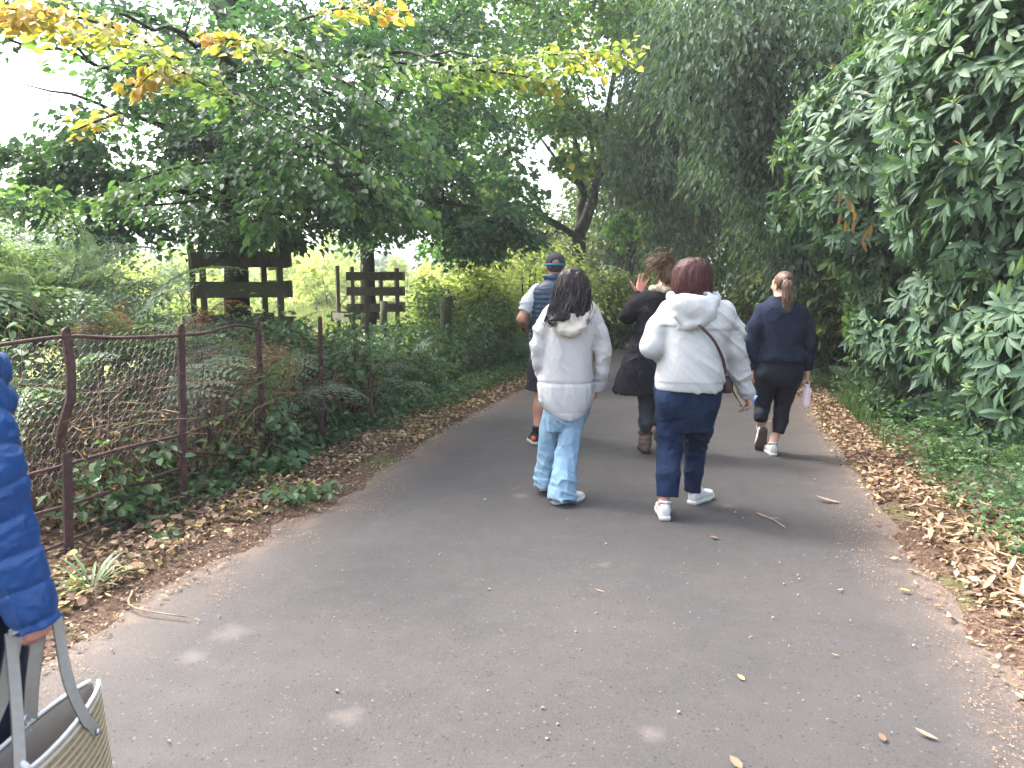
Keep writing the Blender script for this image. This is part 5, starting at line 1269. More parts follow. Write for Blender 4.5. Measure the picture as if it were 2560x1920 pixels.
S.chain([P(577, 408, 5.13), P(570.5, 430, 5.11), knR, P(563, 478, 5.02), P(561.5, 499, 4.98)], [.090, .080, .075, .078, .086], .012, flat=True)
S.post += [folds(.009, (7, 7, 1.6), 31, roty(.1)), folds(.009, (5, 5, 13), 33, roty(-.4), lambda p: sstep(.45, .12, p[:, 2]) + .2), lambda p: -.006 * (p[:, 2] < .075 + .06 * (p[:, 0] < .30))]
solid("jeans", S, .0065, M_JEAN, pg)
S = SDF()
S.loft(rows(5.13, [(302, 561, 585, .08), (306, 552, 592, .105), (312, 547, 597, .12), (322, 544, 599, .13), (345, 541.5, 592.5, .14), (365, 540.5, 592.5, .145), (384, 539.5, 593.5, .15), (398, 540, 592.5, .15), (408, 544.5, 588.5, .145), (415, 552, 583, .14), (418, 559, 577, .135)], 0), 2.4, -.05, .02)
S.chain([P(552.5, 313, 5.13), P(542.5, 330, 5.10), elL, P(540.5, 362, 5.12), wrL], [.055, .056, .055, .050, .044], .025, flat=True)
S.chain([P(592.5, 314, 5.13), P(599.5, 332, 5.10), elR, P(602, 370, 5.12), P(598.5, 389, 5.17)], [.055, .055, .053, .049, .043], .018, flat=True)
zc = P(570, 384, 5)[2]
S.post += [folds(.008, (8, 4, .9), 41, roty(.40)), folds(.007, (3, 3, 12), 43, roty(-.5), lambda p: np.where((p[:, 0] < .20) | (p[:, 0] > .56), 1., .15)),
           lambda p: .006 * np.exp(-((p[:, 2] - zc) / .010) ** 2) + .006 * np.exp(-((p[:, 2] - zc + .05) / .05) ** 2) * (noise3(p * V(38, 38, 5), 44) - .5) * 2, lambda p: .003 * np.exp(-((p[:, 2] - P(570, 413, 5)[2]) / .004) ** 2)]
solid("coat", S, .0065, M_CRJ, pg)
S = SDF()
S.chain([P(551, 309, 5.03), P(554, 321, 4.985), P(562, 330, 4.97), P(571, 332, 4.965), P(580, 327, 4.97), P(588, 316, 5.0), P(592, 307, 5.05)], [.026, .028, .03, .03, .03, .028, .024], .02)
S.ell(P(571, 318, 5.0), (.105, .05, .085), roty(.1), .03); S.ell(P(571, 309, 4.985), (.085, .04, .05), None, .02, 's'); S.chain([P(556, 305, 5.08), P(572, 300, 5.2), P(588, 305, 5.08)], [.025, .025, .025], .03)
S.post += [folds(.008, (6, 6, 14), 47, roty(.2)), folds(.003, (18, 18, 9), 48)]
solid("hood", S, .006, M_CRL, pg)
M_HDK = hair_mat("dark_brown_hair", (.006, .004, .005), (.014, .010, .011), (.034, .026, .027), .38)
S = SDF()
S.loft(rows(5.11, [(267.9, 568, 577, .045), (269.5, 563, 581, .075), (274, 559, 585.5, .098), (281, 556.3, 588, .11), (290, 554.5, 590, .11), (299, 552, 591.2, .10), (306, 550, 590.8, .075, -.045), (312, 548, 588, .05, -.11), (318, 547, 577, .03, -.145), (321, 546.5, 563, .018, -.155)], 0), 2.2, 0, .02)
S.cut(hd + V(0, .05, 0), V(0, 1, .2), .02); S.post += [streak(.008, 60, 5, 6), streak(.004, 150, 8, 7)]
hr = solid("hair", S, .005, M_HDK, pg)
mb = MB(); ro, ti = [], []
for k in range(260):
    w = rng.random(); u_ = 552.5 + 38 * w; w2 = w ** 1.2
    tu = 545.5 + 42 * w2 + rng.normal() * 1.5; tv = 319.5 + 5.5 * rng.random() + (3 if w < .35 else -2 if w < .8 else 1) - (9 * rng.random() if .3 < w < .85 else 0)
    ro.append(P(u_ + rng.normal(), 286 + 14 * rng.random(), 4.985 + .03 * rng.random() + .05 * abs(w - .5))); ti.append(P(tu, tv, 4.925 + .02 * rng.random() + .05 * abs(w - .5)))
strands(mb, ro, ti, .0042, .0, 4, .012, 8)
for k in range(40):
    a = math.pi * (1.02 + .96 * rng.random()); p0 = hd + V(math.cos(a) * .04, math.sin(a) * .05 - .01, .105); p1 = hd + V(math.cos(a) * .122, math.sin(a) * .12, -.05 - .06 * rng.random()); mb.tube(cat_rom([p0, (p0 + p1) / 2 + unit(V(math.cos(a), math.sin(a), .6)) * .045, p1], 8), np.linspace(.002, .001, 8), 3, .5, False)
obj("strands", mb, M_HDK, hr, kind="stuff")
shoe(pg, heL, -.05, .16, 0, .245, .088, .075, M_SHOEW, M_SOLEW); shoe(pg, heR, -1.05, 0, 0, .245, .09, .08, M_SHOEW, M_SOLEW)

# ===== the man in cap and navy gilet
Y0 = 7.0
hd = P(555.5, 267, 7.02); nk = P(554, 281, 7.0); shL, shR = P(535.5, 290, 7.0), P(576, 290, 7.0); elL, wrL = P(521.5, 319, 6.93), P(531, 331, 7.16); elR, wrR = P(590, 320, 6.95), P(581, 334, 7.2)
hpL, hpR = P(544.5, 355, 7.02), P(566, 355, 7.02); knL, knR = P(539.5, 396, 7.05), P(567, 394, 7.25); heL, heR = G(535.5, 445, .012), G(567, 437.5, .004); anL, anR = heL + V(.02, .055, .10), heR + V(0, .055, .09)
S = SDF(); q, R = head(S, hd, -.05, 0, 1.03); body(S, hd, nk, shL, elL, wrL, shR, elR, wrR, hpL, knL, anL, hpR, knR, anR, .165, .15, .16, .115, (.056, .045, .031), (.088, .060, .038)); foot(S, anL, heL, .05); foot(S, anR, heR, -.2)
hand(S, wrL, V(.35, 1, .1), V(1, -.3, -.3), False, 1.05, .5); hand(S, wrR, V(-.3, 1, .1), V(-1, -.3, -.3), True, 1.05, .5)
MBs = P(552, 445, 7.0); MBs[2] = 0
pm = person("man in a dark cap, navy quilted gilet and dark shorts, walking ahead of the girl", S, .006, M_SKM, MBs); eyes(pm, q, R, 1.03)
M_GIL = fabric("navy_nylon", (.011, .029, .060), .5, .4, 300, .06); M_TSH = fabric("pale_grey_jersey", (.42, .44, .47), .9, .15, 900, .04); M_SHORT = fabric("dark_shorts_cotton", (.022, .019, .028), .85, .2); M_CAP = fabric("charcoal_cap_cotton", (.028, .028, .038), .85, .2); M_TEAL = plain("teal_strap", (.01, .13, .22), .6, .3)
S = SDF()                                                     # t-shirt
S.loft(rows(7.02, [(281, 546, 562, .08), (286, 538, 573, .115), (292, 533, 578, .13), (310, 533, 577, .13), (350, 534, 577, .13)], 0), 2.4, 0, .02)
S.chain([shL + V(.02, 0, 0), P(528.5, 302, 6.97), P(524.3, 312, 6.95)], [.062, .063, .065], .03, flat=True); S.chain([shR - V(.02, 0, 0), P(584, 302, 6.97), P(587, 312, 6.95)], [.056, .060, .064], .03, flat=True)
S.post += [folds(.006, (6, 6, 10), 51)]
solid("t_shirt", S, .008, M_TSH, pm)
S = SDF()
S.loft(rows(7.0, [(277, 547, 563, .08), (280, 545.5, 565, .085), (283, 540, 571, .12), (287, 534.5, 577.5, .14), (294, 531.5, 580.5, .155), (310, 531.5, 580.5, .165), (330, 530, 581, .165), (350, 529.7, 581.5, .165), (360, 530, 581, .16)], 0), 2.5, 0, .02)
S.chain([P(546, 277, 6.96), P(554.5, 277.5, 6.92), P(563, 277, 6.96)], [.028, .03, .028], .03)
zb = P(555, 300, 6.9)[2]
S.post += [lambda p: -.006 * (np.abs(np.sin(math.pi * (p[:, 2] - zb) / .043)) ** .5 - .6) * sstep(P(555, 286, 6.9)[2], P(555, 291, 6.9)[2], p[:, 2]), folds(.004, (12, 12, 12), 53)]
gl = solid("gilet", S, .0065, M_GIL, pm)
mb = MB(); mb.box(P(556, 283, 6.845), (.010, .004, .030), rotx(-.5)); obj("reflective_tag", mb, plain("silver_print", (.6, .62, .65), .3, .5), gl, smooth=False)
S = SDF()
S.loft(rows(7.02, [(345, 532, 580, .15), (356, 531, 580, .155), (368, 530, 580, .155), (376, 531, 578, .13)], 0), 2.4, 0, .03)
S.chain([hpL, P(540, 372, 7.03), P(538, 390, 7.04)], [.120, .112, .112], .03, flat=True); S.chain([hpR, P(567, 372, 7.1), P(568, 390, 7.14)], [.12, .112, .112], .03, flat=True)
S.post += [folds(.008, (6, 6, 4), 55)]; solid("shorts", S, .008, M_SHORT, pm)
S = SDF(); qh = lambda *a: hd + rotz(-.05) @ V(*a)
S.ell(qh(0, -.010, .040), (.090, .108, .092), None, .01); S.cut(qh(0, 0, .022), V(0, .08, -1), .004); S.ell(qh(0, -.112, .044), (.036, .03, .024), None, .006, 's'); cp_ = solid("cap", S, .0045, M_CAP, pm)
S = SDF(); S.ell(qh(0, .13, .020), (.075, .075, .010), rotx(-.15), .01); solid("peak", S, .005, M_CAP, cp_)
mb = MB(); an = np.linspace(math.pi * .98, 2.02 * math.pi, 24); bar_flat(mb, np.stack([hd[0] + np.cos(an) * .0935, hd[1] - .010 + np.sin(an) * .111, np.full(24, hd[2] + .026)], 1), .018, .004, V(0, 0, 1) if False else V(0, -1, .01))
mb = MB(); pts = np.stack([hd[0] + np.cos(an) * .0925, hd[1] - .010 + np.sin(an) * .110, np.full(24, hd[2] + .018)], 1)
v = np.concatenate([pts + V(0, 0, -.010), pts + V(0, 0, .011)]); mb.add(v, np.array([[i, i + 1, 25 + i, 24 + i] for i in range(23)])); v2 = v * 1.0; o = obj("strap", mb, M_TEAL, cp_); sm = o.modifiers.new("s", 'SOLIDIFY'); sm.thickness = .004; sm.offset = 1
M_HGR = hair_mat("cropped_grey_hair", (.03, .022, .02), (.06, .048, .042), (.11, .09, .08), .6, (1, 1, .3))
S = SDF(); S.ell(qh(0, -.016, .012), (.078, .096, .075), None, .01); S.cut(qh(0, .0, -.045), V(0, .35, -1), .01); S.cut(qh(0, .01, 0), V(0, 1, 0), .01); S.post += [streak(.0025, 160, 60, 9)]; solid("hair", S, .005, M_HGR, pm)
M_SOCK = fabric("black_sock_knit", (.012, .013, .018), .95, .1); M_SHOEK = plain("black_orange_mesh", (.018, .018, .024), .7, .3); M_ORG = plain("orange_heel", (.65, .12, .03), .6, .3)
for he, an_, yw in ((heL, anL, .08), (heR, anR, -.2)):
    S = SDF(); S.chain([an_ + V(0, -.005, .075), an_ + V(0, 0, .0), he + V(0, .06, .06)], [.050, .046, .044], .02); S.cut(an_ + V(0, 0, .068), V(0, 0, 1)); solid("sock", S, .005, M_SOCK, pm)
    qs = shoe(pm, he, yw, .06, 0, .285, .102, .088, M_SHOEK, M_SOLEW); S = SDF(); S.ell(qs(-.022, -.004, .062), (.024, .014, .024), None, .01); solid("heel_tab", S, .004, M_ORG, pm)

# ===== the woman in the long black coat with her hand raised
Y0 = 6.5
hd = P(666.5, 272, 6.52); nk = P(664, 290, 6.5); shL, shR = P(644, 299, 6.5), P(688, 299, 6.5); elL, wrL = P(628, 316, 6.56), P(638.5, 294.5, 6.74); elR, wrR = P(694, 332, 6.5), P(690, 352, 6.75)
hpL, hpR = P(648, 372, 6.55), P(666, 372, 6.55); knL, knR = P(646.5, 408, 6.56), P(659, 404, 6.8); heL, heR = G(646, 454.5, .004), G(660, 443.5, .004); anL, anR = heL + V(0, .055, .10), heR + V(0, .055, .10)
S = SDF(); q, R = head(S, hd, -.3, 0, .97); body(S, hd, nk, shL, elL, wrL, shR, elR, wrR, hpL, knL, anL, hpR, knR, anR, .15, .13, .15, .105, (.048, .040, .028), (.082, .058, .038)); foot(S, anL, heL, -.1); foot(S, anR, heR, -.2)
hand(S, wrL, V(.30, .05, 1), V(.12, -1, .1), False, 1.08, .10, .14, 1.1, .12); hand(S, wrR, V(0, 1, .2), V(-1, 0, 0), True, .95, .5)
BBs = P(655, 452, 6.55); BBs[2] = 0
pb = person("woman in a long flared black coat and ankle boots raising her open left hand", S, .006, M_SKR, BBs); eyes(pb, q, R)
M_BLK = fabric("black_wool", (.0085, .009, .012), .95, .12, 700, .15, .15, .2); M_LEGG = fabric("charcoal_leggings", (.030, .036, .046), .85, .2, 900, .1)
S = SDF()
S.loft(rows(6.52, [(289.5, 652, 678, .085), (293.5, 643, 689, .11), (299, 638.5, 694, .13), (310, 637, 695, .14), (325, 636, 694, .145), (337, 633.5, 694, .15), (350, 628.5, 694, .165), (365, 622.5, 695, .185), (380, 616.5, 696, .20), (390, 613.5, 696.5, .21), (392.5, 615, 696, .205)], 0), 2.3, 0, .02)
S.chain([P(646, 299, 6.51), P(636, 308, 6.54), elL, P(633, 306, 6.64), P(637.5, 297, 6.72)], [.064, .070, .070, .060, .050], .02); S.chain([shR, P(692, 315, 6.5), elR, wrR], [.068, .066, .062, .05], .03)
S.post += [folds(.010, (7, 7, 1.0), 61, roty(.25), lambda p: sstep(1.15, .8, p[:, 2])), folds(.008, (6, 6, 9), 63, roty(.5))]
solid("coat", S, .0075, M_BLK, pb)
S = SDF(); S.chain([hpL, P(646.5, 392, 6.55), knL, P(646, 422, 6.54), anL + V(0, 0, .05)], [.095, .078, .064, .062, .042], .03); S.chain([hpR, P(663, 390, 6.68), knR, P(660, 420, 6.85), anR + V(0, 0, .05)], [.095, .078, .064, .060, .042], .03); S.cone(hpL, hpR, .1, .1, .03); S.post += [folds(.003, (10, 10, 22), 65)]
solid("leggings", S, .007, M_LEGG, pb)
M_BOOT = plain("scuffed_brown_leather", (.115, .075, .058), .7, .3, var=.25); M_BCUF = plain("dark_brown_cuff", (.045, .030, .026), .9, .2)
for he, an_, yw in ((heL, anL, -.05), (heR, anR, -.15)):
    qs = shoe(pb, he, yw, 0, 0, .26, .100, .105, M_BOOT, M_SOLEK)
    S = SDF(); S.chain([an_ + V(0, -.004, .075), an_ + V(0, .0, .01), he + V(0, .06, .07)], [.058, .056, .055], .02); S.cut(an_ + V(0, 0, .085), V(0, 0, 1)); S.post += [folds(.004, (10, 10, 22), 67)]; sh_ = solid("boot_shaft", S, .005, M_BOOT, pb)
    mb = MB(); aa = np.linspace(0, 2 * math.pi, 19); mb.tube(np.stack([an_[0] + np.cos(aa) * .056, an_[1] + np.sin(aa) * .056, an_[2] + .083 + .004 * np.sin(3 * aa)], 1), .011, 7, cap=False); obj("cuff", mb, M_BCUF, sh_)
M_CRM = fabric("cream_scarf_knit", (.40, .34, .25), .95, .1, 300, .08)
S = SDF(); S.chain([P(652, 289, 6.50), P(657, 288.5, 6.44), P(665, 290, 6.42), P(673, 289.5, 6.46), P(676, 288, 6.55), P(664, 288, 6.62), P(652, 289, 6.50)], [.026, .024, .022, .022, .022, .022, .026], .02); S.post += [folds(.005, (12, 12, 12), 69)]; solid("scarf", S, .005, M_CRM, pb)
M_HBR = hair_mat("light_brown_hair", (.045, .026, .016), (.115, .070, .044), (.23, .155, .10), .45)
S = SDF(); S.ell(hd + V(0, -.022, .022), (.098, .104, .096), None, .01); S.ell(hd + V(.01, -.05, -.05), (.075, .06, .06), None, .04); S.ell(hd + V(-.015, -.06, .045), (.070, .05, .055), None, .03); S.cut(hd + V(0, .045, 0), V(0, 1, .2), .02); S.cut(hd + V(0, -.02, -.085), V(-.25, .4, -1), .02); S.post += [streak(.009, 50, 14, 12), streak(.005, 110, 30, 13)]
hr = solid("hair", S, .005, M_HBR, pb)
mb = MB()
for k in range(150):                                         # loose ends thrown up and to the left out of the clip
    a = rng.random(); p0 = hd + V(-.02 + .05 * rng.normal() * .6, -.085 + .015 * rng.normal(), .055 + .03 * rng.normal())
    an_ = math.pi * (.45 + .62 * rng.random()); ln_ = .06 + .085 * rng.random()
    p2 = p0 + V(math.cos(an_) * ln_ * 1.25, -.02 + .03 * rng.normal(), math.sin(an_) * ln_ * .62 - .02 * rng.random()); p1 = (p0 + p2) / 2 + V(0, -.03, .025 + .02 * rng.random()); mb.tube(cat_rom([p0, p1, p2], 8), np.linspace(.005, .0012, 8), 4, rng.random(), False)
for k in range(16):
    p0 = hd + V(-.05, -.07, .05 + .02 * rng.normal()); p2 = P(641 + 5 * rng.random(), 277 + 5 * rng.random(), 6.5); mb.tube(cat_rom([p0, P(651, 267.5 + 2.5 * rng.normal(), 6.46), p2], 8), np.linspace(.005, .001, 8), 4, rng.random(), False)
for k in range(90):
    p0 = hd + V(.02 + .04 * rng.normal(), -.095, .04 + .03 * rng.normal()); p2 = p0 + V(.03 * rng.normal() - .015, .0, -.10 - .05 * rng.random()); mb.tube(cat_rom([p0, (p0 + p2) / 2 + V(0.012 * rng.normal(), -.022, 0), p2], 6), np.linspace(.005, .0015, 6), 4, rng.random(), False)
obj("strands", mb, M_HBR, hr, kind="stuff")
S = SDF(); S.chain([P(669, 262, 6.415), P(672.5, 260.5, 6.42), P(675, 262.5, 6.44)], [.008, .012, .009], .008); solid("hair_clip", S, .004, plain("red_clip", (.48, .03, .04), .35, .5), hr)
sg = thing("sunglasses", P(675, 267, 6.50), "dark sunglasses pushed up on the black-coated woman's head", "sunglasses")
S = SDF(); S.ell(P(675.3, 268, 6.47), (.012, .035, .022), rotz(.3), .01); S.ell(P(672.5, 265, 6.60), (.03, .03, .020), None, .01); solid("lens", S, .004, plain("black_lens", (.01, .01, .012), .1, .6), sg)
mb = MB(); mb.tube(cat_rom([P(674, 265, 6.425), P(675.2, 267, 6.43), P(676, 270, 6.44)], 6), .005, 6); obj("temple", mb, plain("silver_hinge", (.7, .7, .72), .2, .6, .5), sg)

# ===== the woman in navy with the ponytail
Y0 = 6.5
hd = P(782.5, 285, 6.52); nk = P(781, 301, 6.5); shL, shR = P(762, 312, 6.5), P(802, 312, 6.5); elL, wrL = P(751.5, 341, 6.48), P(752, 369, 6.52); elR, wrR = P(809, 342, 6.48), P(807.5, 370.5, 6.54)
hpL, hpR = P(767, 377, 6.52), P(789, 377, 6.52); knL, knR = P(762, 409, 6.58), P(781.5, 409, 6.60)
toeL = G(760.5, 450, .01); pit = 1.12; heR = G(773.5, 456.5, .004)
Rl = rotz(-.1) @ rotx(-pit); heL = toeL - Rl @ V(0, .225, 0); anL = heL + Rl @ V(0, .055, .10); anR = heR + V(.01, .055, .09)
S = SDF(); q, R = head(S, hd, .35, .02, .97); body(S, hd, nk, shL, elL, wrL, shR, elR, wrR, hpL, knL, anL, hpR, knR, anR, .16, .15, .17, .115, (.052, .042, .029), (.09, .06, .036)); foot(S, anL, heL, -.1, pit); foot(S, anR, heR, -.1)
hand(S, wrL, V(.08, .15, -1), V(1, .1, 0), False, .95, .4); kn = hand(S, wrR, V(-.05, .1, -1), V(-1, .2, 0), True, 1.0, .85, .02, .4, .5)
NBs = P(775, 455, 6.5); NBs[2] = 0
pn_ = person("woman with a ponytail in a navy top and cropped leggings, carrying a pink bottle", S, .006, M_SKL, NBs); eyes(pn_, q, R)
M_NVT = fabric("navy_fleece", (.008, .013, .029), .9, .15, 600, .1, .15, .12); M_NVL = fabric("navy_leggings", (.0045, .006, .012), .8, .2, 900, .1)
S = SDF()
S.loft(rows(6.5, [(296.5, 771, 791.5, .082), (300, 768, 793, .095), (304, 762, 799, .12), (309, 758.5, 804, .14), (318, 757.5, 806, .155), (330, 759.5, 802.5, .16), (341, 760.5, 800, .155), (350, 758, 801, .16), (356, 756.5, 802.5, .165), (359.5, 756.5, 802.5, .165)], 0), 2.5, 0, .025)
S.chain([P(762, 312, 6.5), P(755.5, 327, 6.48), elL, P(751, 356, 6.5), wrL], [.060, .063, .058, .050, .042], .025, flat=True); S.chain([P(801, 312, 6.5), P(808, 328, 6.48), P(809.3, 342, 6.48), P(808.6, 356, 6.5), P(808, 369, 6.54)], [.060, .060, .054, .049, .043], .018, flat=True)
zh = P(780, 353.5, 6.4)[2]
S.post += [folds(.006, (5, 5, 7), 71, roty(.5)), lambda p: .003 * np.exp(-((p[:, 2] - zh) / .005) ** 2)]
solid("top", S, .0065, M_NVT, pn_)
S = SDF()
S.loft(rows(6.52, [(353, 757.5, 801.5, .155), (362, 755.5, 802, .165), (372, 754.5, 802.2, .17), (380, 754.5, 800.5, .16), (386, 756, 797.5, .13)], 0), 2.4, 0, .02)
S.ell(P(767.5, 374, 6.44), (.10, .09, .10), k=.03); S.ell(P(789, 374, 6.44), (.10, .09, .10), k=.03)
S.chain([P(766, 380, 6.52), P(763.5, 396, 6.55), knL, P(760.8, 416, 6.5), P(760.5, 421, 6.48)], [.102, .082, .066, .058, .052], .012, flat=True); S.chain([P(788.5, 380, 6.52), P(784, 396, 6.56), knR, P(781, 420, 6.53), P(778.3, 433, 6.50)], [.102, .086, .068, .064, .048], .012, flat=True)
solid("leggings", S, .0065, M_NVL, pn_)
M_HPT = hair_mat("brown_ponytail_hair", (.030, .017, .012), (.080, .050, .035), (.20, .135, .098), .40)
S = SDF(); S.ell(hd + rotz(.35) @ V(0, -.020, .030), (.083, .096, .088), None, .01); S.cut(hd + V(.0, .04, 0), rotz(.35) @ V(0, 1, .1), .02); S.cut(hd + V(0, 0, -.05), V(-.1, .45, -1), .015); S.ell(P(786, 279, 6.42), (.035, .04, .035), None, .03)
S.post += [streak(.003, 150, 20, 15)]; hr = solid("hair", S, .0045, M_HPT, pn_)
S = SDF(); S.chain([P(786.2, 279.5, 6.395), P(788, 287, 6.365), P(788.5, 298, 6.36), P(787.5, 308, 6.37), P(786.8, 315, 6.38)], [.030, .046, .052, .038, .008], .02, fn=V(0, 1, 0), ff=.6); S.post += [streak(.009, 70, 6, 17), streak(.004, 160, 8, 18)]; pt_ = solid("ponytail", S, .0045, M_HPT, pn_)
mb = MB(); ro = [P(785 + 3 * rng.random(), 280, 6.38) for _ in range(50)]; ti = [P(783.5 + 8.5 * rng.random(), 304 + 10 * rng.random(), 6.345) for _ in range(50)]; strands(mb, ro, ti, .004, .0, 4, .012); obj("strands", mb, M_HPT, pt_, kind="stuff")
mb = MB(); aa = np.linspace(0, 2 * math.pi, 15); c_ = P(786, 279.5, 6.40); mb.tube(np.stack([c_[0] + np.cos(aa) * .026, np.full(15, c_[1]) + np.sin(aa) * .012, c_[2] + np.sin(aa) * .024], 1), .007, 6, cap=False); obj("hair_tie", mb, plain("dark_elastic", (.02, .015, .015)), pt_)
shoe(pn_, heL, -.1, pit, 0, .25, .100, .090, M_SHOEW, M_SOLEB, label="white trainer lifted to show its brown sole"); shoe(pn_, heR, -.15, 0, 0, .25, .096, .088, M_SHOEW, M_SOLEW)
M_PINK = plain("pale_pink_enamel", (.82, .63, .68), .35, .4, var=.03); bc = P(806.5, 396, 6.56)
bt = thing("water_bottle", bc + V(0, 0, -.09), "pale pink water bottle hanging by its loop from the navy-topped woman's hand", "bottle")
def lathe(mb, prof, c, n=20):
    a = np.arange(n) * 2 * math.pi / n; v = np.concatenate([np.stack([c[0] + r * np.cos(a), c[1] + r * np.sin(a), np.full(n, c[2] + z)], 1) for r, z in prof]); m = len(prof); i = np.arange(m - 1)[:, None] * n; j = np.arange(n)[None]; j2 = (j + 1) % n
    mb.add(v, [list(q) for q in np.stack([i + j, i + j2, i + n + j2, i + n + j], -1).reshape(-1, 4)] + [list(range(n))[::-1], [(m - 1) * n + k for k in range(n)]])
mb = MB(); lathe(mb, [(.030, -.095), (.036, -.090), (.037, -.05), (.037, .045), (.034, .062), (.024, .076), (.019, .080)], bc); obj("bottle_body", mb, M_PINK, bt)
mb = MB(); lathe(mb, [(.021, .079), (.022, .084), (.021, .100), (.010, .105)], bc); obj("lid", mb, M_PINK, bt)
mb = MB(); mb.tube(cat_rom([bc + V(-.019, 0, .088), bc + V(-.020, 0, .115), bc + V(-.008, 0, .135), bc + V(.008, 0, .135), bc + V(.020, 0, .115), bc + V(.019, 0, .088)], 14), .005, 6); obj("carry_loop", mb, M_PINK, bt)

# ===== the walker at the left edge in a blue quilted jacket, with the straw bag
hx = -1.27
hd = V(hx, 1.62, 1.545); nk = V(hx, 1.57, 1.40); shL, shR = V(hx - .19, 1.55, 1.345), P(-54, 356, 1.55); elL, wrL = V(hx - .27, 1.50, 1.07), V(hx - .25, 1.62, .84); elR, wrR = P(-22, 478, 1.49), P(31, 608, 1.50)
hpL, hpR = V(hx - .09, 1.57, .84), V(hx + .09, 1.57, .84); knL, knR = V(hx - .10, 1.70, .46), V(hx + .09, 1.56, .45); heL, heR = V(hx - .10, 1.78, .004), V(hx + .09, 1.36, .03); anL, anR = heL + V(0, .055, .09), heR + V(0, .055, .10)
S = SDF(); q, R = head(S, hd, -.1, 0, .97); body(S, hd, nk, shL, elL, wrL, shR, elR, wrR, hpL, knL, anL, hpR, knR, anR, .15, .135, .155, .105, (.048, .040, .028), (.088, .058, .036)); foot(S, anL, heL, 0); foot(S, anR, heR, -.05)
hand(S, wrL, V(.1, .4, -1), V(1, 0, 0), False, .95, .4); hand(S, wrR + V(.0, .004, .022), V(.06, .10, -1), V(-1, .15, 0), True, .92, 1.0, .0, .3, .6)
pp = person("walker at the left edge in a blue quilted jacket, carrying a straw bag", S, .0055, M_SKR, V(hx, 1.57, 0)); eyes(pp, q, R)
M_BLUE = fabric("blue_nylon", (.004, .050, .185), .42, .45, 260, .06, .08, .28); M_DKT = fabric("dark_navy_denim", (.008, .012, .028), .85, .2)
S = SDF()
S.loft([(.80, hx, 1.57, .185, .15), (.90, hx, 1.57, .195, .155), (1.02, hx, 1.57, .185, .15), (1.15, hx, 1.57, .19, .15), (1.28, hx, 1.56, .20, .145), (1.36, hx, 1.56, .17, .12), (1.42, hx, 1.57, .085, .08), (1.46, hx, 1.58, .07, .075)], 2.5, 0, .02)
S.post += [lambda p: -.016 * (np.abs(np.sin(math.pi * (p[:, 2] - .81) / .075)) ** .5 - .6), folds(.005, (9, 9, 16), 81)]
jk = solid("jacket", S, .0075, M_BLUE, pp)
S = SDF()
S.chain([shL, elL, wrL], [.085, .078, .058], .02); S.post += [lambda p: -.012 * (np.abs(np.sin(math.pi * (p[:, 2] - .81) / .075)) ** .5 - .6)]; solid("sleeve", S, .0075, M_BLUE, jk)
S = SDF(); tot = np.linalg.norm(elR - shR); 
S.cone(shR, elR, .090, .082, .02); S.cone(elR, wrR + (wrR - elR) * .13, .076, .043, .02, flat=True)
def quilt(p):
    d1 = unit(elR - shR); d2 = unit(wrR - elR); t1 = (p - shR) @ d1; t = np.where(t1 < tot, t1, tot + (p - elR) @ d2)
    t = t + .010 * (noise3(p * 9, 83) - .5)
    return -.010 * (np.abs(np.sin(math.pi * t / .072)) ** .35 - .72)
S.post += [quilt, folds(.0028, (9, 9, 30), 84, roty(.35)), folds(.0018, (24, 24, 50), 85, roty(-.3))]
solid("sleeve", S, .004, M_BLUE, jk)
S = SDF(); S.loft([(.70, hx, 1.58, .16, .13), (.80, hx, 1.575, .175, .14), (.88, hx, 1.57, .18, .14)], 2.4, 0, .03); S.chain([hpL, knL, anL + V(0, 0, .02)], [.115, .078, .062], .03); S.chain([hpR, knR, anR + V(0, 0, .02)], [.122, .080, .062], .03); S.post += [folds(.006, (7, 7, 12), 87)]; solid("trousers", S, .0085, M_DKT, pp)
S = SDF(); S.ell(hd + V(0, -.02, .022), (.090, .105, .10), None, .01); S.loft([(hd[2] - .13, hx, 1.57, .075, .05), (hd[2] - .05, hx, 1.57, .088, .07), (hd[2] + .03, hx, 1.58, .09, .09)], 2.2, 0, .03); S.cut(hd + V(0, .05, 0), V(0, 1, .2), .02); S.post += [streak(.004, 120, 7, 19)]; solid("hair", S, .006, M_HBR, pp)
for he, yw in ((heL, 0), (heR, -.05)): shoe(pp, he, yw, 0, 0, .25, .092, .085, M_SHOEK, M_SOLEW)

# ===== straw bag
n = NT("woven_straw"); sx = n.N("ShaderNodeSeparateXYZ"); n.L(n.co, sx.inputs[0])
a = n.noise(60, 4, .6); tw = n.noise(1.0, 2, .5, sc3=(60, 420, 60))
c = n.ramp(n.math('ADD', n.math('MULTIPLY', a, .6), n.math('MULTIPLY', tw, .4)), [(.3, (.17, .125, .068)), (.5, (.30, .235, .135)), (.72, (.43, .35, .22))]); n.bump(n.math('ADD', tw, a), .5, .003); M_STRAW = n.set(c, .75, .25)
M_TRIM = plain("white_trim", (.52, .52, .51), .5, .35, var=.05); M_STRAP = plain("grey_leather_strap", (.31, .30, .268), .55, .35, var=.08, scale=60); M_LIN = fabric("bag_lining", (.31, .285, .255), .9, .15); M_EDGE = plain("dark_strap_edge", (.05, .045, .042), .6, .3); M_STEEL = plain("steel_ring", (.5, .5, .52), .25, .6, .9)
tip = P(94, 681, 1.72); nearp = P(-70, 838, 1.20); nearp[2] = tip[2] + .05
ax_ = nearp - tip; L_b = np.linalg.norm(ax_); ad = ax_ / L_b; ad_h = unit(V(ad[0], ad[1], 0)); pr = np.cross(ad_h, V(0, 0, 1)); pr = pr if pr[0] > 0 else -pr      # towards the road
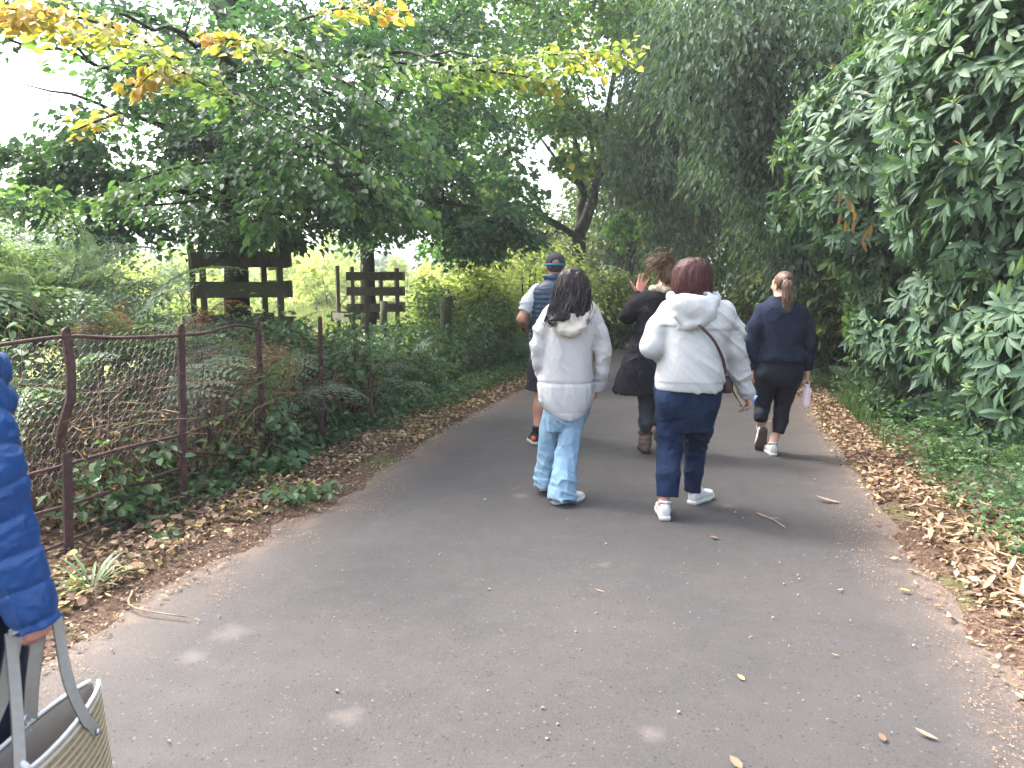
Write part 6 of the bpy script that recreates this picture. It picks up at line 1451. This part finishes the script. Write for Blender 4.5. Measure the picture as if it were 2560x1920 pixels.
bg_ = thing("straw_bag", (tip + nearp) / 2 - V(0, 0, .34), "woven straw tote bag with white rim and grey straps held by the walker in blue", "bag")
HB = .33
def bag_pt(s, h, side):
    """s 0..1 along the rim from the far tip, h 0 rim .. 1 bottom, side +1 road side, -1 other"""
    w = (.058 + .030 * h ** .8) * (math.sin(math.pi * min(1, max(0, s * .97 + .015))) ** .55)
    w = w * (1 if side > 0 else .85)
    sagz = -.035 * math.sin(math.pi * s) * (1 - h) + .012 * math.sin(5 * s) * (1 - h)
    ext = .025 * h
    p = tip + ad_h * (L_b * s - ext * (1 - 2 * s)) + V(0, 0, (nearp[2] - tip[2]) * s)
    return p + pr * side * w + V(0, 0, sagz - HB * h) - ad_h * 0
mb = MB(); nr, ns = 19, 36
hh = []
for r in range(nr):
    for e in (0.0, .5): hh.append((r + e) / nr)
hh.append(1.0)
for side in (1, -1):
    v = []
    for hi in hh:
        bul = .004 if (round(hi * nr * 2) % 2) else 0.0
        for j in range(ns + 1): v.append(bag_pt(j / ns, hi, side) + pr * side * bul)
    F = grid_faces(len(hh), ns + 1); mb.add(np.array(v), F if side > 0 else F[:, ::-1])
bot = [bag_pt(j / ns, 1, 1) for j in range(ns + 1)] + [bag_pt(j / ns, 1, -1) for j in range(ns + 1)]; mb.add(np.array(bot), np.array([[j, j + 1, ns + 2 + j, ns + 1 + j] for j in range(ns)]))
obj("bag_body", mb, M_STRAW, bg_)
mb = MB()                                                      # raised cords between the woven rows
for r in range(1, nr):
    pts = np.array([bag_pt(j / ns, r / nr, 1) + pr * .002 for j in range(ns + 1)]); mb.tube(pts, .0022, 5, .5, False)
obj("cords", mb, plain("pale_cord", (.44, .38, .26), .8, .2), bg_, kind="stuff")
mb = MB()
for side in (1, -1):
    v = [bag_pt(j / ns, hi, side) - pr * side * .006 for hi in (.015, .3, .6, .95) for j in range(ns + 1)]; F = grid_faces(4, ns + 1); mb.add(np.array(v), F)
obj("lining", mb, M_LIN, bg_)
for dz, r_ in ((0.0, .0046), (-.0115, .0044)):
    mb = MB()
    for side in (1, -1):
        if dz and side < 0: continue
        mb.tube(np.array([bag_pt(j / ns, 0, side) + V(0, 0, dz) + pr * side * (.002 if dz else 0) for j in range(ns + 1)]), r_, 8)
    obj("rim", mb, M_TRIM, bg_)
def strap(pts, w, nrm, n_=24):
    q_ = cat_rom(pts, n_); mb = MB(); bar_flat(mb, q_, w, .0028, nrm); o = obj("strap", mb, M_STRAP, bg_, smooth=False)
    for s_ in (-1, 1):
        tg = unit(np.gradient(q_, axis=0)); sd_ = unit(np.cross(tg, unit(nrm))); mb = MB(); mb.tube(q_ + sd_ * s_ * w / 2, .0015, 4); obj("strap_edge", mb, M_EDGE, o)
hgrip = wrR + V(.003, .01, -.048)
fs = lambda s, h, o=.006: bag_pt(s, h, 1) + pr * o
strap([fs(.20, .22), fs(.245, .10), fs(.29, .0, .010), (fs(.30, 0) * .55 + hgrip * .45) + pr * .012, hgrip + V(.02, .035, .015)], .027, pr + V(0, -.2, .25))
strap([fs(.66, .26), fs(.69, .12), fs(.71, .0, .010), (fs(.71, 0) * .55 + (hgrip + V(-.022, -.05, .0)) * .45) + pr * .004, hgrip + V(-.022, -.05, .012)], .027, pr + V(0, -.2, .25))
strap([hgrip + V(-.022, -.05, .012), hgrip + V(.015, -.012, .03), hgrip + V(.018, .012, .03), hgrip + V(.02, .035, .015)], .030, V(0.1, 0, 1), 10)
bs = lambda s, h, o=.006: bag_pt(s, h, -1) - pr * o
strap([bs(.32, .2), bs(.32, .05), bs(.32, .0, .004), (bs(.32, 0) * .5 + hgrip * .5), hgrip + V(-.008, .03, .015)], .026, pr + V(0, -.9, .2))
strap([bs(.72, .2), bs(.72, .05), bs(.72, .0, .004), (bs(.72, 0) * .5 + hgrip * .5), hgrip + V(-.014, -.045, .015)], .030, pr + V(0, -.5, .2))
for s_, h_ in ((.665, .23), (.21, .20)):
    mb = MB(); p = fs(s_, h_, .010); mb.tube([p, p + pr * .005], [.009, .006], 10); obj("rivet", mb, M_STEEL, bg_)
for s_, sd2 in ((.68, 1), (.34, -1)):
    mb = MB(); c_ = bag_pt(s_, 0, sd2) + V(0, 0, .012); aa = np.linspace(0, 2 * math.pi, 17); mb.tube(np.stack([c_[0] + ad_h[0] * np.cos(aa) * .014, c_[1] + ad_h[1] * np.cos(aa) * .014, c_[2] + np.sin(aa) * .014], 1), .0035, 6, cap=False); obj("ring", mb, M_STEEL, bg_)
    mb = MB(); mb.tube(cat_rom([c_ + V(0, 0, -.03), c_ + pr * sd2 * .012, c_ + V(0, 0, .012)], 7), .007, 6); obj("tab", mb, M_TRIM, bg_)

# ------------------------------------------------------------------ the soft moist air over the meadow
mb = MB(); mb.box((0, 110, 24), (460, 560, 50.0))
hm = bpy.data.materials.new("haze"); hm.use_nodes = True; ht = hm.node_tree; ht.nodes.clear()
ho = ht.nodes.new("ShaderNodeOutputMaterial"); pv = ht.nodes.new("ShaderNodeVolumePrincipled"); pv.inputs["Density"].default_value = .0015; pv.inputs["Color"].default_value = (.92, .95, 1, 1); pv.inputs["Anisotropy"].default_value = .3
ht.links.new(pv.outputs[0], ho.inputs["Volume"])
obj("haze", mb, hm, smooth=False, kind="stuff")
